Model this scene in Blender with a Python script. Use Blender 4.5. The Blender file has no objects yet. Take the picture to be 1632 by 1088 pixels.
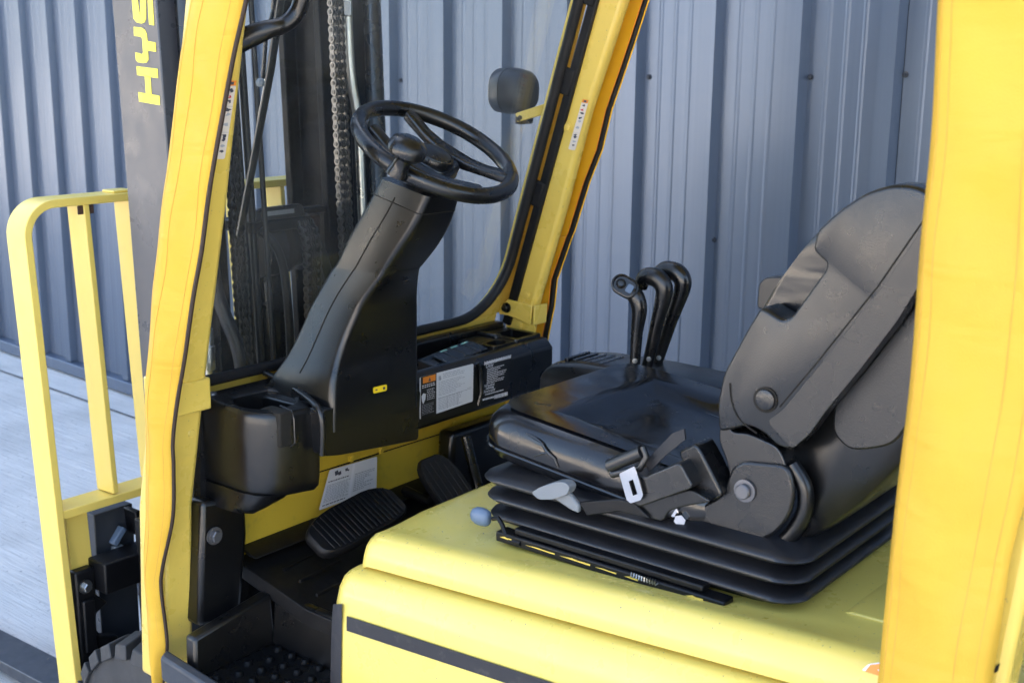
import bpy, bmesh, math, random
from mathutils import Vector, Matrix
random.seed(7)
sc = bpy.context.scene
R = math.radians
# ------------------------------------------------------------------ camera
CAM_H = 1.65
AZ, PITCH, ROLL = R(51.35), R(12.94), R(0.58)
F_PX = 1961.57                                   # focal length for a 1632 px wide frame
fwd = Vector((math.sin(AZ)*math.cos(PITCH), math.cos(AZ)*math.cos(PITCH), -math.sin(PITCH)))
rt0 = Vector((math.cos(AZ), -math.sin(AZ), 0)); up0 = rt0.cross(fwd)
RT = rt0*math.cos(ROLL) + up0*math.sin(ROLL)
UP = -rt0*math.sin(ROLL) + up0*math.cos(ROLL)
cam = bpy.data.cameras.new('camera'); cam_o = bpy.data.objects.new('camera', cam)
sc.collection.objects.link(cam_o); sc.camera = cam_o
cam.sensor_width = 36; cam.lens = 36*F_PX/1632
m = Matrix((RT, UP, -fwd)).transposed().to_4x4(); m.translation = (0, 0, CAM_H)
cam_o.matrix_world = m
cam.clip_start = .05; cam.clip_end = 600
cam.dof.use_dof = True; cam.dof.focus_distance = 2.25; cam.dof.aperture_fstop = 7.0
# ------------------------------------------------------------------ world, sun, exposure
SUN_EL, SUN_AZ = R(34), R(78)                    # azimuth from +Y (forward) towards +X (behind the wall)
w = bpy.data.worlds.new('World'); sc.world = w; w.use_nodes = True
nt = w.node_tree; bg = nt.nodes['Background']
sky = nt.nodes.new('ShaderNodeTexSky'); sky.sky_type = 'NISHITA'; sky.sun_disc = False
sky.sun_elevation = SUN_EL; sky.sun_rotation = SUN_AZ; sky.air_density = 1.0; sky.dust_density = 4.5; sky.ozone_density = .5
nt.links.new(sky.outputs[0], bg.inputs[0]); bg.inputs[1].default_value = 0.15
sd = Vector((math.sin(SUN_AZ)*math.cos(SUN_EL), math.cos(SUN_AZ)*math.cos(SUN_EL), math.sin(SUN_EL)))
sl = bpy.data.lights.new('sun', 'SUN'); sl.energy = 3.5; sl.angle = R(.5); sl.color = (1, .94, .85)
so = bpy.data.objects.new('sun', sl); sc.collection.objects.link(so)
so.rotation_euler = (-sd).to_track_quat('-Z', 'Y').to_euler(); so.location = sd*30
sc.view_settings.view_transform = 'Standard'; sc.view_settings.look = 'None'
sc.view_settings.gamma = 1; sc.view_settings.exposure = 2.75
# ------------------------------------------------------------------ measuring: a photo point on a known plane of the place
def ray(x, y): return RT*((x-816)/F_PX) - UP*((y-544)/F_PX) + fwd
def at(x, y, ax, val):
    v = ray(x, y); t = (val-(CAM_H if ax == 2 else 0))/v[ax]
    return v*t + Vector((0, 0, CAM_H))
def aX(x, y, v): return at(x, y, 0, v)
def aY(x, y, v): return at(x, y, 1, v)
def aZ(x, y, v): return at(x, y, 2, v)
def aW(x, y, off=0):                             # the sloping windscreen plane
    v = ray(x, y); t = (1.93+off-.3*(CAM_H-1.03))/(v.y+.3*v.z)
    return v*t + Vector((0, 0, CAM_H))
def V(*a): return Vector(a)
# ------------------------------------------------------------------ materials
MATS = {}
def mat(name, col, rough=.5, metal=0, spec=.5, coat=0, var=.06, vscale=6, rvar=.12, bump=0, bscale=200, dirt=0, dirtcol=(.05, .045, .04), dscale=9, scratch=0, dust=0, wrinkle=0):
    mt = bpy.data.materials.new(name); mt.use_nodes = True; n = mt.node_tree.nodes; L = mt.node_tree.links
    b = n['Principled BSDF']
    b.inputs['Metallic'].default_value = metal; b.inputs['Specular IOR Level'].default_value = spec
    b.inputs['Coat Weight'].default_value = coat; b.inputs['Coat Roughness'].default_value = .12
    tc = n.new('ShaderNodeTexCoord'); geo = n.new('ShaderNodeNewGeometry')
    ns = n.new('ShaderNodeTexNoise'); ns.inputs['Scale'].default_value = vscale; ns.inputs['Detail'].default_value = 5
    L.new(geo.outputs['Position'], ns.inputs['Vector'])
    mx = n.new('ShaderNodeMixRGB'); mx.inputs[1].default_value = (*[c*(1-var) for c in col], 1); mx.inputs[2].default_value = (*[min(1, c*(1+var)) for c in col], 1)
    L.new(ns.outputs['Fac'], mx.inputs[0]); out = mx.outputs[0]
    if dirt:
        n2 = n.new('ShaderNodeTexNoise'); n2.inputs['Scale'].default_value = dscale; n2.inputs['Detail'].default_value = 9; n2.inputs['Roughness'].default_value = .7
        L.new(geo.outputs['Position'], n2.inputs['Vector'])
        rp = n.new('ShaderNodeValToRGB'); rp.color_ramp.elements[0].position = .56; rp.color_ramp.elements[1].position = .8
        L.new(n2.outputs['Fac'], rp.inputs[0])
        mu = n.new('ShaderNodeMath'); mu.operation = 'MULTIPLY'; mu.inputs[1].default_value = dirt; L.new(rp.outputs[0], mu.inputs[0])
        m2 = n.new('ShaderNodeMixRGB'); m2.inputs[2].default_value = (*dirtcol, 1)
        L.new(mu.outputs[0], m2.inputs[0]); L.new(out, m2.inputs[1]); out = m2.outputs[0]
    if scratch:                                   # thin pale rubs running along the surface
        mp = n.new('ShaderNodeMapping'); mp.inputs['Scale'].default_value = (5, 60, 60); mp.inputs['Rotation'].default_value = (.3, .5, .9); L.new(geo.outputs['Position'], mp.inputs[0])
        n5 = n.new('ShaderNodeTexNoise'); n5.inputs['Scale'].default_value = 1.6; n5.inputs['Detail'].default_value = 8; n5.inputs['Roughness'].default_value = .75; L.new(mp.outputs[0], n5.inputs['Vector'])
        r5 = n.new('ShaderNodeMapRange'); r5.inputs[1].default_value = .66; r5.inputs[2].default_value = .72; r5.inputs[4].default_value = scratch; L.new(n5.outputs['Fac'], r5.inputs[0])
        m5 = n.new('ShaderNodeMixRGB'); m5.inputs[2].default_value = (*[min(1, c*1.15+.10) for c in col], 1); L.new(r5.outputs[0], m5.inputs[0]); L.new(out, m5.inputs[1]); out = m5.outputs[0]
    if dust:                                      # small specks
        n6 = n.new('ShaderNodeTexNoise'); n6.inputs['Scale'].default_value = 190; n6.inputs['Detail'].default_value = 2; L.new(geo.outputs['Position'], n6.inputs['Vector'])
        r6 = n.new('ShaderNodeMapRange'); r6.inputs[1].default_value = .70; r6.inputs[2].default_value = .76; r6.inputs[4].default_value = dust; L.new(n6.outputs['Fac'], r6.inputs[0])
        m6 = n.new('ShaderNodeMixRGB'); m6.inputs[2].default_value = (.16, .15, .13, 1); L.new(r6.outputs[0], m6.inputs[0]); L.new(out, m6.inputs[1]); out = m6.outputs[0]
    L.new(out, b.inputs['Base Color'])
    mr = n.new('ShaderNodeMapRange'); mr.inputs[1].default_value = .3; mr.inputs[2].default_value = .7
    mr.inputs[3].default_value = max(.02, rough-rvar); mr.inputs[4].default_value = min(1, rough+rvar)
    n3 = n.new('ShaderNodeTexNoise'); n3.inputs['Scale'].default_value = vscale*3; n3.inputs['Detail'].default_value = 6
    L.new(geo.outputs['Position'], n3.inputs['Vector']); L.new(n3.outputs['Fac'], mr.inputs[0]); L.new(mr.outputs[0], b.inputs['Roughness'])
    if bump:
        n4 = n.new('ShaderNodeTexNoise'); n4.inputs['Scale'].default_value = bscale; n4.inputs['Detail'].default_value = 3
        L.new(geo.outputs['Position'], n4.inputs['Vector'])
        bp = n.new('ShaderNodeBump'); bp.inputs['Strength'].default_value = bump; bp.inputs['Distance'].default_value = .002
        L.new(n4.outputs['Fac'], bp.inputs['Height']); L.new(bp.outputs[0], b.inputs['Normal'])
    if wrinkle:
        mpw = n.new('ShaderNodeMapping'); mpw.inputs['Scale'].default_value = (7, 5, 16); mpw.inputs['Rotation'].default_value = (.35, 0, 0); L.new(geo.outputs['Position'], mpw.inputs[0])
        n7 = n.new('ShaderNodeTexNoise'); n7.inputs['Scale'].default_value = 1; n7.inputs['Detail'].default_value = 2; n7.inputs['Distortion'].default_value = .6; L.new(mpw.outputs[0], n7.inputs['Vector'])
        b2 = n.new('ShaderNodeBump'); b2.inputs['Strength'].default_value = wrinkle; b2.inputs['Distance'].default_value = .02; L.new(n7.outputs['Fac'], b2.inputs['Height'])
        if bump: L.new(b2.outputs[0], bp.inputs['Normal'])
        else: L.new(b2.outputs[0], b.inputs['Normal'])
    MATS[name] = mt; return mt
mat('yellow_paint', (.76, .545, .10), .32, coat=.35, var=.06, rvar=.1, bump=.05, bscale=140, dirt=.18, dirtcol=(.42, .28, .07), dscale=11, scratch=.3, dust=.5)
mat('yellow_hood', (.80, .63, .14), .33, coat=.35, var=.05, rvar=.12, bump=.05, bscale=140, dirt=.16, dirtcol=(.42, .32, .12), dscale=7, scratch=.8, dust=.9)  # paler copy of yellow_paint: sun fading plus sky reflection put into the colour
mat('yellow_gate', (.80, .60, .13), .40, var=.05, bump=.08, bscale=60, dirt=.3, dirtcol=(.45, .33, .1), dscale=20)
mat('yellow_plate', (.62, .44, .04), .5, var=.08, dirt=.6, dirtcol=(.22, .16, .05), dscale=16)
mat('vinyl', (.63, .372, .036), .62, spec=.3, var=.07, vscale=5, bump=.25, bscale=420, dirt=.3, dirtcol=(.55, .28, .025), dscale=6, wrinkle=.45)
mat('vinyl_inner', (.85, .45, .01), .55, var=.04, bump=.25, bscale=420)
mat('piping', (.03, .015, .008), .6)
mat('stitch', (.56, .32, .05), .8)
mat('black_plastic', (.0045, .0045, .005), .30, spec=.6, var=.2, rvar=.04, bump=.06, bscale=420)
mat('black_smooth', (.0055, .0055, .006), .28, spec=.6, var=.2, rvar=.08, bump=0)
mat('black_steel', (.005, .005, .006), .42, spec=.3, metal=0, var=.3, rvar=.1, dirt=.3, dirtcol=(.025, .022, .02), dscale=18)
mat('mast_black', (.004, .004, .005), .42, spec=.14, var=.3, dirt=.2, dirtcol=(.015, .013, .011), dscale=18)
mat('fork_steel', (.035, .04, .05), .42, var=.25, rvar=.15, dirt=.4, dirtcol=(.07, .068, .07), dscale=12, scratch=.3)
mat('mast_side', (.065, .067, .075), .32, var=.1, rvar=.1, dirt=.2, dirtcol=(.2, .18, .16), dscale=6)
mat('grey_steel', (.16, .16, .17), .4, metal=.7, var=.15, dirt=.4, dirtcol=(.09, .06, .04), dscale=22)
mat('zinc', (.40, .40, .39), .36, metal=1, var=.15, dirt=.5, dirtcol=(.25, .2, .15), dscale=30)
mat('chrome', (.62, .62, .64), .22, metal=1, var=.03)
mat('chain_bright', (.20, .19, .18), .38, metal=.9, var=.3, vscale=80)
mat('chain', (.13, .12, .11), .4, metal=.8, var=.3, vscale=60, dirt=.4, dirtcol=(.03, .022, .015), dscale=60)
mat('rubber', (.005, .005, .006), .55, spec=.35, var=.25, bump=.12, bscale=300, dirt=.3, dirtcol=(.03, .028, .025), dscale=16)
mat('tyre', (.035, .035, .036), .7, var=.25, bump=.2, bscale=150, dirt=.5, dirtcol=(.10, .095, .085), dscale=14)
mat('hose', (.007, .007, .008), .45, var=.2)
mat('seat_vinyl', (.005, .005, .006), .21, spec=.65, var=.2, rvar=.08, bump=.09, bscale=55, wrinkle=.16, dirt=.03, dirtcol=(.02, .018, .017), dscale=30)
mat('seat_centre', (.013, .014, .018), .5, var=.2, bump=.4, bscale=500)
mat('seat_shell', (.0075, .0074, .008), .30, spec=.7, var=.12, rvar=.08, bump=.2, bscale=500)
mat('bellows', (.010, .010, .012), .40, spec=.6, var=.2, dirt=.3, dirtcol=(.035, .033, .03), dscale=12)
mat('grey_plastic', (.17, .185, .20), .45, var=.06)
mat('blue_grey_plastic', (.11, .16, .24), .45, var=.08)
mat('tape', (.022, .022, .026), .5, var=.2, dirt=.5, dirtcol=(.14, .13, .11), dscale=40)
mat('counterweight', (.03, .03, .034), .65, bump=.6, bscale=120, dirt=.5, dirtcol=(.2, .19, .17), dscale=80)
mat('label_white', (.72, .73, .75), .35, var=.03)
mat('label_black', (.012, .012, .014), .35)
mat('label_text', (.80, .80, .84), .4)
mat('ink', (.06, .06, .08), .5)
mat('ink_pale', (.38, .39, .42), .5)
mat('label_orange', (.85, .27, .03), .4)
mat('label_red', (.55, .05, .06), .4)
mat('label_cream', (.72, .64, .55), .45, var=.08)
mat('label_yellow', (.85, .60, .02), .4)
mat('logo_yellow', (.88, .75, .06), .45, var=.02)
mat('rust', (.06, .03, .02), .8, var=.3)
mat('shadow_gap', (.01, .008, .005), .9)
mat('render_cream', (.46, .44, .42), .85, var=.08, vscale=1)
mat('screw_dark', (.03, .035, .045), .5)
mat('pipe_zinc', (.60, .60, .57), .33, metal=1, var=.2, dirt=.5, dirtcol=(.22, .18, .13), dscale=30)
mat('lamp_back', (.022, .025, .03), .45, var=.1)
mat('green_mark', (.25, .5, .42), .4)
def wall_mat():
    mt = bpy.data.materials.new('wall_metal'); mt.use_nodes = True; n = mt.node_tree.nodes; L = mt.node_tree.links; b = n['Principled BSDF']
    geo = n.new('ShaderNodeNewGeometry'); mp = n.new('ShaderNodeMapping'); mp.inputs['Scale'].default_value = (40, 40, .35)
    L.new(geo.outputs['Position'], mp.inputs[0])
    ns = n.new('ShaderNodeTexNoise'); ns.inputs['Scale'].default_value = 1; ns.inputs['Detail'].default_value = 4; L.new(mp.outputs[0], ns.inputs['Vector'])
    mx = n.new('ShaderNodeMixRGB'); mx.inputs[1].default_value = (.085, .115, .165, 1); mx.inputs[2].default_value = (.12, .155, .215, 1); L.new(ns.outputs['Fac'], mx.inputs[0])
    n2 = n.new('ShaderNodeTexNoise'); n2.inputs['Scale'].default_value = 1.3; n2.inputs['Detail'].default_value = 6; L.new(geo.outputs['Position'], n2.inputs['Vector'])
    rp = n.new('ShaderNodeMapRange'); rp.inputs[1].default_value = .35; rp.inputs[2].default_value = .75; rp.inputs[3].default_value = 0; rp.inputs[4].default_value = .35; L.new(n2.outputs['Fac'], rp.inputs[0])
    m2 = n.new('ShaderNodeMixRGB'); m2.inputs[2].default_value = (.145, .168, .20, 1); L.new(rp.outputs[0], m2.inputs[0]); L.new(mx.outputs[0], m2.inputs[1]); L.new(m2.outputs[0], b.inputs['Base Color'])
    b.inputs['Metallic'].default_value = .5; b.inputs['Roughness'].default_value = .38
    b.inputs['Coat Weight'].default_value = .2; b.inputs['Coat Roughness'].default_value = .2
    n3 = n.new('ShaderNodeTexNoise'); n3.inputs['Scale'].default_value = 2.2; n3.inputs['Detail'].default_value = 2; L.new(geo.outputs['Position'], n3.inputs['Vector'])
    bp = n.new('ShaderNodeBump'); bp.inputs['Strength'].default_value = .02; bp.inputs['Distance'].default_value = .012; L.new(n3.outputs['Fac'], bp.inputs['Height']); L.new(bp.outputs[0], b.inputs['Normal'])
    MATS['wall_metal'] = mt
wall_mat()
def concrete_mat():
    mt = bpy.data.materials.new('concrete'); mt.use_nodes = True; n = mt.node_tree.nodes; L = mt.node_tree.links; b = n['Principled BSDF']
    geo = n.new('ShaderNodeNewGeometry'); mp = n.new('ShaderNodeMapping'); mp.inputs['Scale'].default_value = (60, 3.5, 1); mp.inputs['Rotation'].default_value = (0, 0, R(4))
    L.new(geo.outputs['Position'], mp.inputs[0])
    ns = n.new('ShaderNodeTexNoise'); ns.inputs['Scale'].default_value = 1; ns.inputs['Detail'].default_value = 6; ns.inputs['Roughness'].default_value = .65; L.new(mp.outputs[0], ns.inputs['Vector'])
    mx = n.new('ShaderNodeMixRGB'); mx.inputs[1].default_value = (.44, .425, .40, 1); mx.inputs[2].default_value = (.82, .79, .74, 1); L.new(ns.outputs['Fac'], mx.inputs[0])
    n2 = n.new('ShaderNodeTexNoise'); n2.inputs['Scale'].default_value = 2.5; n2.inputs['Detail'].default_value = 8; L.new(geo.outputs['Position'], n2.inputs['Vector'])
    rp = n.new('ShaderNodeMapRange'); rp.inputs[1].default_value = .45; rp.inputs[2].default_value = .72; rp.inputs[3].default_value = 0; rp.inputs[4].default_value = .5; L.new(n2.outputs['Fac'], rp.inputs[0])
    m2 = n.new('ShaderNodeMixRGB'); m2.inputs[2].default_value = (.38, .37, .35, 1); L.new(rp.outputs[0], m2.inputs[0]); L.new(mx.outputs[0], m2.inputs[1])
    n4 = n.new('ShaderNodeTexNoise'); n4.inputs['Scale'].default_value = 55; n4.inputs['Detail'].default_value = 3; L.new(geo.outputs['Position'], n4.inputs['Vector'])
    r4 = n.new('ShaderNodeMapRange'); r4.inputs[1].default_value = .64; r4.inputs[2].default_value = .72; r4.inputs[4].default_value = .6; L.new(n4.outputs['Fac'], r4.inputs[0])
    m3 = n.new('ShaderNodeMixRGB'); m3.inputs[2].default_value = (.12, .11, .1, 1); L.new(r4.outputs[0], m3.inputs[0]); L.new(m2.outputs[0], m3.inputs[1]); L.new(m3.outputs[0], b.inputs['Base Color'])
    b.inputs['Roughness'].default_value = .85
    bp = n.new('ShaderNodeBump'); bp.inputs['Strength'].default_value = 1; bp.inputs['Distance'].default_value = .007; L.new(ns.outputs['Fac'], bp.inputs['Height']); L.new(bp.outputs[0], b.inputs['Normal'])
    MATS['concrete'] = mt
concrete_mat()
def glass_mat():
    mt = bpy.data.materials.new('glass'); mt.use_nodes = True; n = mt.node_tree.nodes; L = mt.node_tree.links
    n.remove(n['Principled BSDF']); out = n['Material Output']
    tr = n.new('ShaderNodeBsdfTransparent'); tr.inputs[0].default_value = (.93, .95, .95, 1)
    gl = n.new('ShaderNodeBsdfGlossy'); gl.inputs['Roughness'].default_value = .02
    df = n.new('ShaderNodeBsdfDiffuse'); df.inputs[0].default_value = (.6, .6, .58, 1)
    lw = n.new('ShaderNodeLayerWeight'); lw.inputs[0].default_value = .5
    pw = n.new('ShaderNodeMath'); pw.operation = 'POWER'; pw.inputs[1].default_value = 4; L.new(lw.outputs['Facing'], pw.inputs[0])
    fr = n.new('ShaderNodeMapRange'); fr.inputs[3].default_value = .035; fr.inputs[4].default_value = .8; L.new(pw.outputs[0], fr.inputs[0])
    mx = n.new('ShaderNodeMixShader'); L.new(fr.outputs[0], mx.inputs[0]); L.new(tr.outputs[0], mx.inputs[1]); L.new(gl.outputs[0], mx.inputs[2])
    geo = n.new('ShaderNodeNewGeometry'); ns = n.new('ShaderNodeTexNoise'); ns.inputs['Scale'].default_value = 3; ns.inputs['Detail'].default_value = 6; L.new(geo.outputs['Position'], ns.inputs['Vector'])
    rp = n.new('ShaderNodeMapRange'); rp.inputs[1].default_value = .4; rp.inputs[2].default_value = .8; rp.inputs[3].default_value = .012; rp.inputs[4].default_value = .07; L.new(ns.outputs['Fac'], rp.inputs[0])
    m2 = n.new('ShaderNodeMixShader'); L.new(rp.outputs[0], m2.inputs[0]); L.new(mx.outputs[0], m2.inputs[1]); L.new(df.outputs[0], m2.inputs[2]); L.new(m2.outputs[0], out.inputs[0])
    MATS['glass'] = mt
glass_mat()
# ------------------------------------------------------------------ mesh helpers
COL = sc.collection
WORLD = {}
class MB:
    def __init__(s): s.v = []; s.f = []; s.mi = []; s.cur = 0
    def add(s, vs, fs):
        o = len(s.v); s.v += [Vector(p) for p in vs]
        for f in fs: s.f.append([i+o for i in f]); s.mi.append(s.cur)
        return s
    def box(s, x0, x1, y0, y1, z0, z1):
        vs = [(x, y, z) for z in (z0, z1) for y in (y0, y1) for x in (x0, x1)]
        return s.add(vs, [(0, 2, 3, 1), (4, 5, 7, 6), (0, 1, 5, 4), (2, 6, 7, 3), (0, 4, 6, 2), (1, 3, 7, 5)])
    def loft(s, rings, caps=True, closed=False):
        n = len(rings[0]); vs = [p for r in rings for p in r]; fs = []
        k = len(rings)
        for i in range(k if closed else k-1):
            a, b = i*n, ((i+1) % k)*n
            for j in range(n):
                j2 = (j+1) % n; fs.append((a+j, a+j2, b+j2, b+j))
        if caps and not closed: fs += [tuple(range(n))[::-1], tuple(range((k-1)*n, k*n))]
        return s.add(vs, fs)
    def grid(s, rows):
        n = len(rows[0]); vs = [p for r in rows for p in r]
        return s.add(vs, [(i*n+j, i*n+j+1, (i+1)*n+j+1, (i+1)*n+j) for i in range(len(rows)-1) for j in range(n-1)])
    def prism(s, poly, off):
        off = Vector(off); a = [Vector(p) for p in poly]; return s.loft([a, [p+off for p in a]])
    def tube(s, path, r, n=12, closed=False, up=None, sq=None):
        path = [Vector(p) for p in path]; k = len(path); rs = r if isinstance(r, (list, tuple)) else [r]*k; rings = []
        prev = None
        for i, p in enumerate(path):
            if closed: t = path[(i+1) % k]-path[i-1]
            else: t = path[min(i+1, k-1)]-path[max(i-1, 0)]
            t.normalize()
            if prev is None:
                u = Vector(up) if up is not None else (Vector((0, 0, 1)) if abs(t.z) < .9 else Vector((1, 0, 0)))
            else: u = prev
            u = (u-t*u.dot(t)).normalized(); prev = u; b = t.cross(u); ring = []
            for j in range(n):
                a = 2*math.pi*(j+.5)/n; ca, sa = math.cos(a), math.sin(a)
                ex, ey = (sq if sq else (1, 1)); ring.append(p+u*(ca*rs[i]*ex)+b*(sa*rs[i]*ey))
            rings.append(ring)
        return s.loft(rings, closed=closed)
    def bar(s, path, w, d, up):                  # rectangular section: w along up, d across
        path = [Vector(p) for p in path]; rings = []; k = len(path)
        for i, p in enumerate(path):
            t = (path[min(i+1, k-1)]-path[max(i-1, 0)]).normalized(); u = Vector(up); u = (u-t*u.dot(t)).normalized(); b = t.cross(u)
            rings.append([p+u*w/2+b*d/2, p-u*w/2+b*d/2, p-u*w/2-b*d/2, p+u*w/2-b*d/2])
        return s.loft(rings)
    def lathe(s, c, axis, prof, n=24):
        c = Vector(c); a = Vector(axis).normalized(); u = a.orthogonal().normalized(); b = a.cross(u)
        return s.loft([[c+a*h+(u*math.cos(2*math.pi*j/n)+b*math.sin(2*math.pi*j/n))*max(r, 1e-4) for j in range(n)] for r, h in prof])
    def build(s, name, ms, parent=None, bevel=0, seg=2, smooth=True, ang=38, sub=0, solid=0, label=None, kind=None, stuff=False):
        me = bpy.data.meshes.new(name); c = Vector()
        lo = Vector([min(p[i] for p in s.v) for i in range(3)]); hi = Vector([max(p[i] for p in s.v) for i in range(3)]); c = (lo+hi)/2
        me.from_pydata([p-c for p in s.v], [], s.f)
        for nm in (ms if isinstance(ms, (list, tuple)) else [ms]): me.materials.append(MATS[nm])
        me.polygons.foreach_set('material_index', s.mi)
        bm = bmesh.new(); bm.from_mesh(me); bmesh.ops.recalc_face_normals(bm, faces=bm.faces); bm.to_mesh(me); bm.free()
        if smooth:
            me.polygons.foreach_set('use_smooth', [True]*len(me.polygons))
            if not sub: me.set_sharp_from_angle(angle=R(ang))
        o = bpy.data.objects.new(name, me); COL.objects.link(o)
        place(o, c, parent)
        if solid: md = o.modifiers.new('s', 'SOLIDIFY'); md.thickness = solid; md.offset = 0
        if bevel: md = o.modifiers.new('b', 'BEVEL'); md.width = bevel; md.segments = seg; md.limit_method = 'ANGLE'; md.angle_limit = R(30); md.harden_normals = False
        if sub: md = o.modifiers.new('u', 'SUBSURF'); md.levels = sub; md.render_levels = sub
        if label: o['label'] = label
        if stuff: o['kind'] = 'stuff'
        return o
def place(o, c, parent):
    WORLD[o] = Vector(c)
    if parent is not None: o.parent = parent; o.location = Vector(c)-WORLD[parent]
    else: o.location = c
def empty(name, loc, parent=None):
    o = bpy.data.objects.new(name, None); o.empty_display_size = .05; COL.objects.link(o); place(o, loc, parent); return o
def tag(o, label, cat, group=None):
    o['label'] = label; o['category'] = cat
    if group: o['group'] = group
def dup(o, loc, parent, rot=None):
    c = o.copy(); COL.objects.link(c); place(c, loc, parent)
    if rot is not None: c.rotation_euler = rot
    return c
def rrect(cx, cy, hx, hy, r, n=5):
    pts = []
    for k, (sx, sy) in enumerate(((1, 1), (-1, 1), (-1, -1), (1, -1))):
        for i in range(n+1):
            a = math.pi/2*(k+i/n); pts.append((cx+sx*(hx-r)+r*math.cos(a), cy+sy*(hy-r)+r*math.sin(a)))
    return pts
def catmull(pts, n=6):
    P = [Vector(p) for p in pts]; out = []
    for i in range(len(P)-1):
        a, b, c, d = P[max(i-1, 0)], P[i], P[i+1], P[min(i+2, len(P)-1)]
        for k in range(n):
            t = k/n; out.append(.5*((2*b)+(c-a)*t+(2*a-5*b+4*c-d)*t*t+(3*b-a-3*c+d)*t**3))
    out.append(P[-1]); return out
def lerp(a, b, t): return a+(b-a)*t
def fillet(pts, r, n=5):                        # rounded closed polygon of Vectors
    P = [Vector(p) for p in pts]; out = []
    for i, p in enumerate(P):
        a, b = P[i-1], P[(i+1) % len(P)]
        ra = min(r, (a-p).length*.45, (b-p).length*.45)
        s, e = p+(a-p).normalized()*ra, p+(b-p).normalized()*ra
        for k in range(n+1):
            t = k/n; out.append(s*(1-t)**2+p*2*t*(1-t)+e*t*t)
    return out
def bolt(parent, c, axis, r, h, mname, name='bolt', hexa=True):
    mb = MB(); mb.lathe(c, axis, [(r*1.5, 0), (r*1.5, h*.3), (r*1.15, h*.32)], 16); mb.lathe(c, axis, [(r, h*.3), (r, h*.85), (r*.85, h)], 6 if hexa else 16)
    return mb.build(name, mname, parent, ang=30)
def decal(name, tl, tr, br, bl, items, mats, parent, label=None, off=.0012):
    """flat printed sticker: base sheet and printed marks as u,v rectangles or polygons"""
    tl, tr, br, bl = map(Vector, (tl, tr, br, bl)); nrm = (tr-tl).cross(bl-tl).normalized()
    if nrm.dot(tl-Vector((0, 0, CAM_H))) > 0: nrm = -nrm
    def P(u, v, k): return lerp(lerp(tl, tr, u), lerp(bl, br, u), v)+nrm*(off+k*.0005)
    mb = MB(); mb.cur = 0
    pr = fillet([P(0, 0, 0), P(1, 0, 0), P(1, 1, 0), P(0, 1, 0)], .004, 3); mb.add(pr, [tuple(range(len(pr)))])
    for it in items:
        k = it[0]; mb.cur = k
        if len(it) == 2: pts = [P(u, v, 1+.1*k) for u, v in it[1]]
        else: _, u0, u1, v0, v1 = it; pts = [P(u0, v0, 1+.1*k), P(u1, v0, 1+.1*k), P(u1, v1, 1+.1*k), P(u0, v1, 1+.1*k)]
        mb.add(pts, [tuple(range(len(pts)))])
    return mb.build(name, mats, parent, smooth=False, label=label)
def textlines(k, u0, u1, v0, v1, n, th=.45, jit=.35, rnd=random):
    out = []; h = (v1-v0)/n
    for i in range(n):
        u = u0; end = u0+(u1-u0)*(1-rnd.random()*jit)
        while u < end-.01:
            wd = rnd.uniform(.03, .12)*(u1-u0)+.006; out.append((k, u, min(u+wd, end), v0+h*i, v0+h*(i+th))); u += wd+.012
    return out
def word(txt, size, o, ux, uy, nrm, mname, name, parent):
    cu = bpy.data.curves.new(name, 'FONT'); cu.body = txt; cu.size = size; cu.fill_mode = 'FRONT'
    ob = bpy.data.objects.new(name, cu); COL.objects.link(ob)
    dg = bpy.context.evaluated_depsgraph_get(); me0 = ob.evaluated_get(dg).to_mesh()
    mb = MB(); mb.add([Vector(o)+Vector(ux)*v.co.x+Vector(uy)*v.co.y+Vector(nrm)*.0022 for v in me0.vertices], [tuple(p.vertices) for p in me0.polygons])
    ob.evaluated_get(dg).to_mesh_clear(); bpy.data.objects.remove(ob); bpy.data.curves.remove(cu)
    return mb.build(name, mname, parent, smooth=False)

# ================================================================== SETTING
g = MB(); g.grid([[V(x, y, 0) for x in (-150, -40, -8, 8, 40, 150)] for y in (-150, -40, -8, 12, 40, 150)])
gr = g.build('pavement', 'concrete', smooth=False); gr['kind'] = 'structure'
j = MB()
for off in (.42,):
    a0 = V(3.144-off, -6, .004); b0 = V(3.144+.06*16-off, 16, .004)
    j.add([a0, a0+V(.012, 0, 0), b0+V(.012, 0, 0), b0], [(0, 1, 2, 3)])
jj = j.build('pavement_joint', 'tyre', smooth=False); jj['kind'] = 'structure'
# corrugated wall: local s along the wall, n towards the yard
wd = V(.06, 1, 0).normalized(); wn = V(-wd.y, wd.x, 0); w0 = V(3.144, 0, 0)
def wp(s, n, z): return w0+wd*s+wn*n+V(0, 0, z)
def wall_s(x, y):
    v = ray(x, y); t = 3.144/(v.x-.06*v.y); p = v*t+V(0, 0, CAM_H); return (p-w0).dot(wd), p.z
PITCHW = .2785; s_ref, _ = wall_s(803, 5)
wall = empty('corrugated_wall', wp(3, 0, 0)); tag(wall, 'tall grey blue corrugated metal cladding wall behind the forklift', 'wall')
first = int((-3-s_ref)//PITCHW)
prof = [(-.034, 0), (-.024, .034), (.022, .034), (.032, 0), (.075, 0), (.080, .0014), (.086, .0014), (.091, 0), (.128, 0), (.133, .0014), (.139, .0014), (.144, 0), (.181, 0), (.186, .0014), (.192, .0014), (.197, 0)]
k = first
while s_ref+k*PITCHW < 15:
    pts = []
    for q in range(4):
        c = s_ref+(k+q)*PITCHW; pts += [(c+a, b) for a, b in prof]
    pts.append((s_ref+(k+4)*PITCHW-.036, 0.0005))
    mb = MB(); dz = .0008*(k % 8 == 0)
    mb.grid([[wp(s, n+dz, z) for s, n in pts] for z in (.075, 1.6, 3.2, 6.2)])
    mb.build('cladding_sheet', 'wall_metal', wall, smooth=False)
    k += 4
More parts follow.
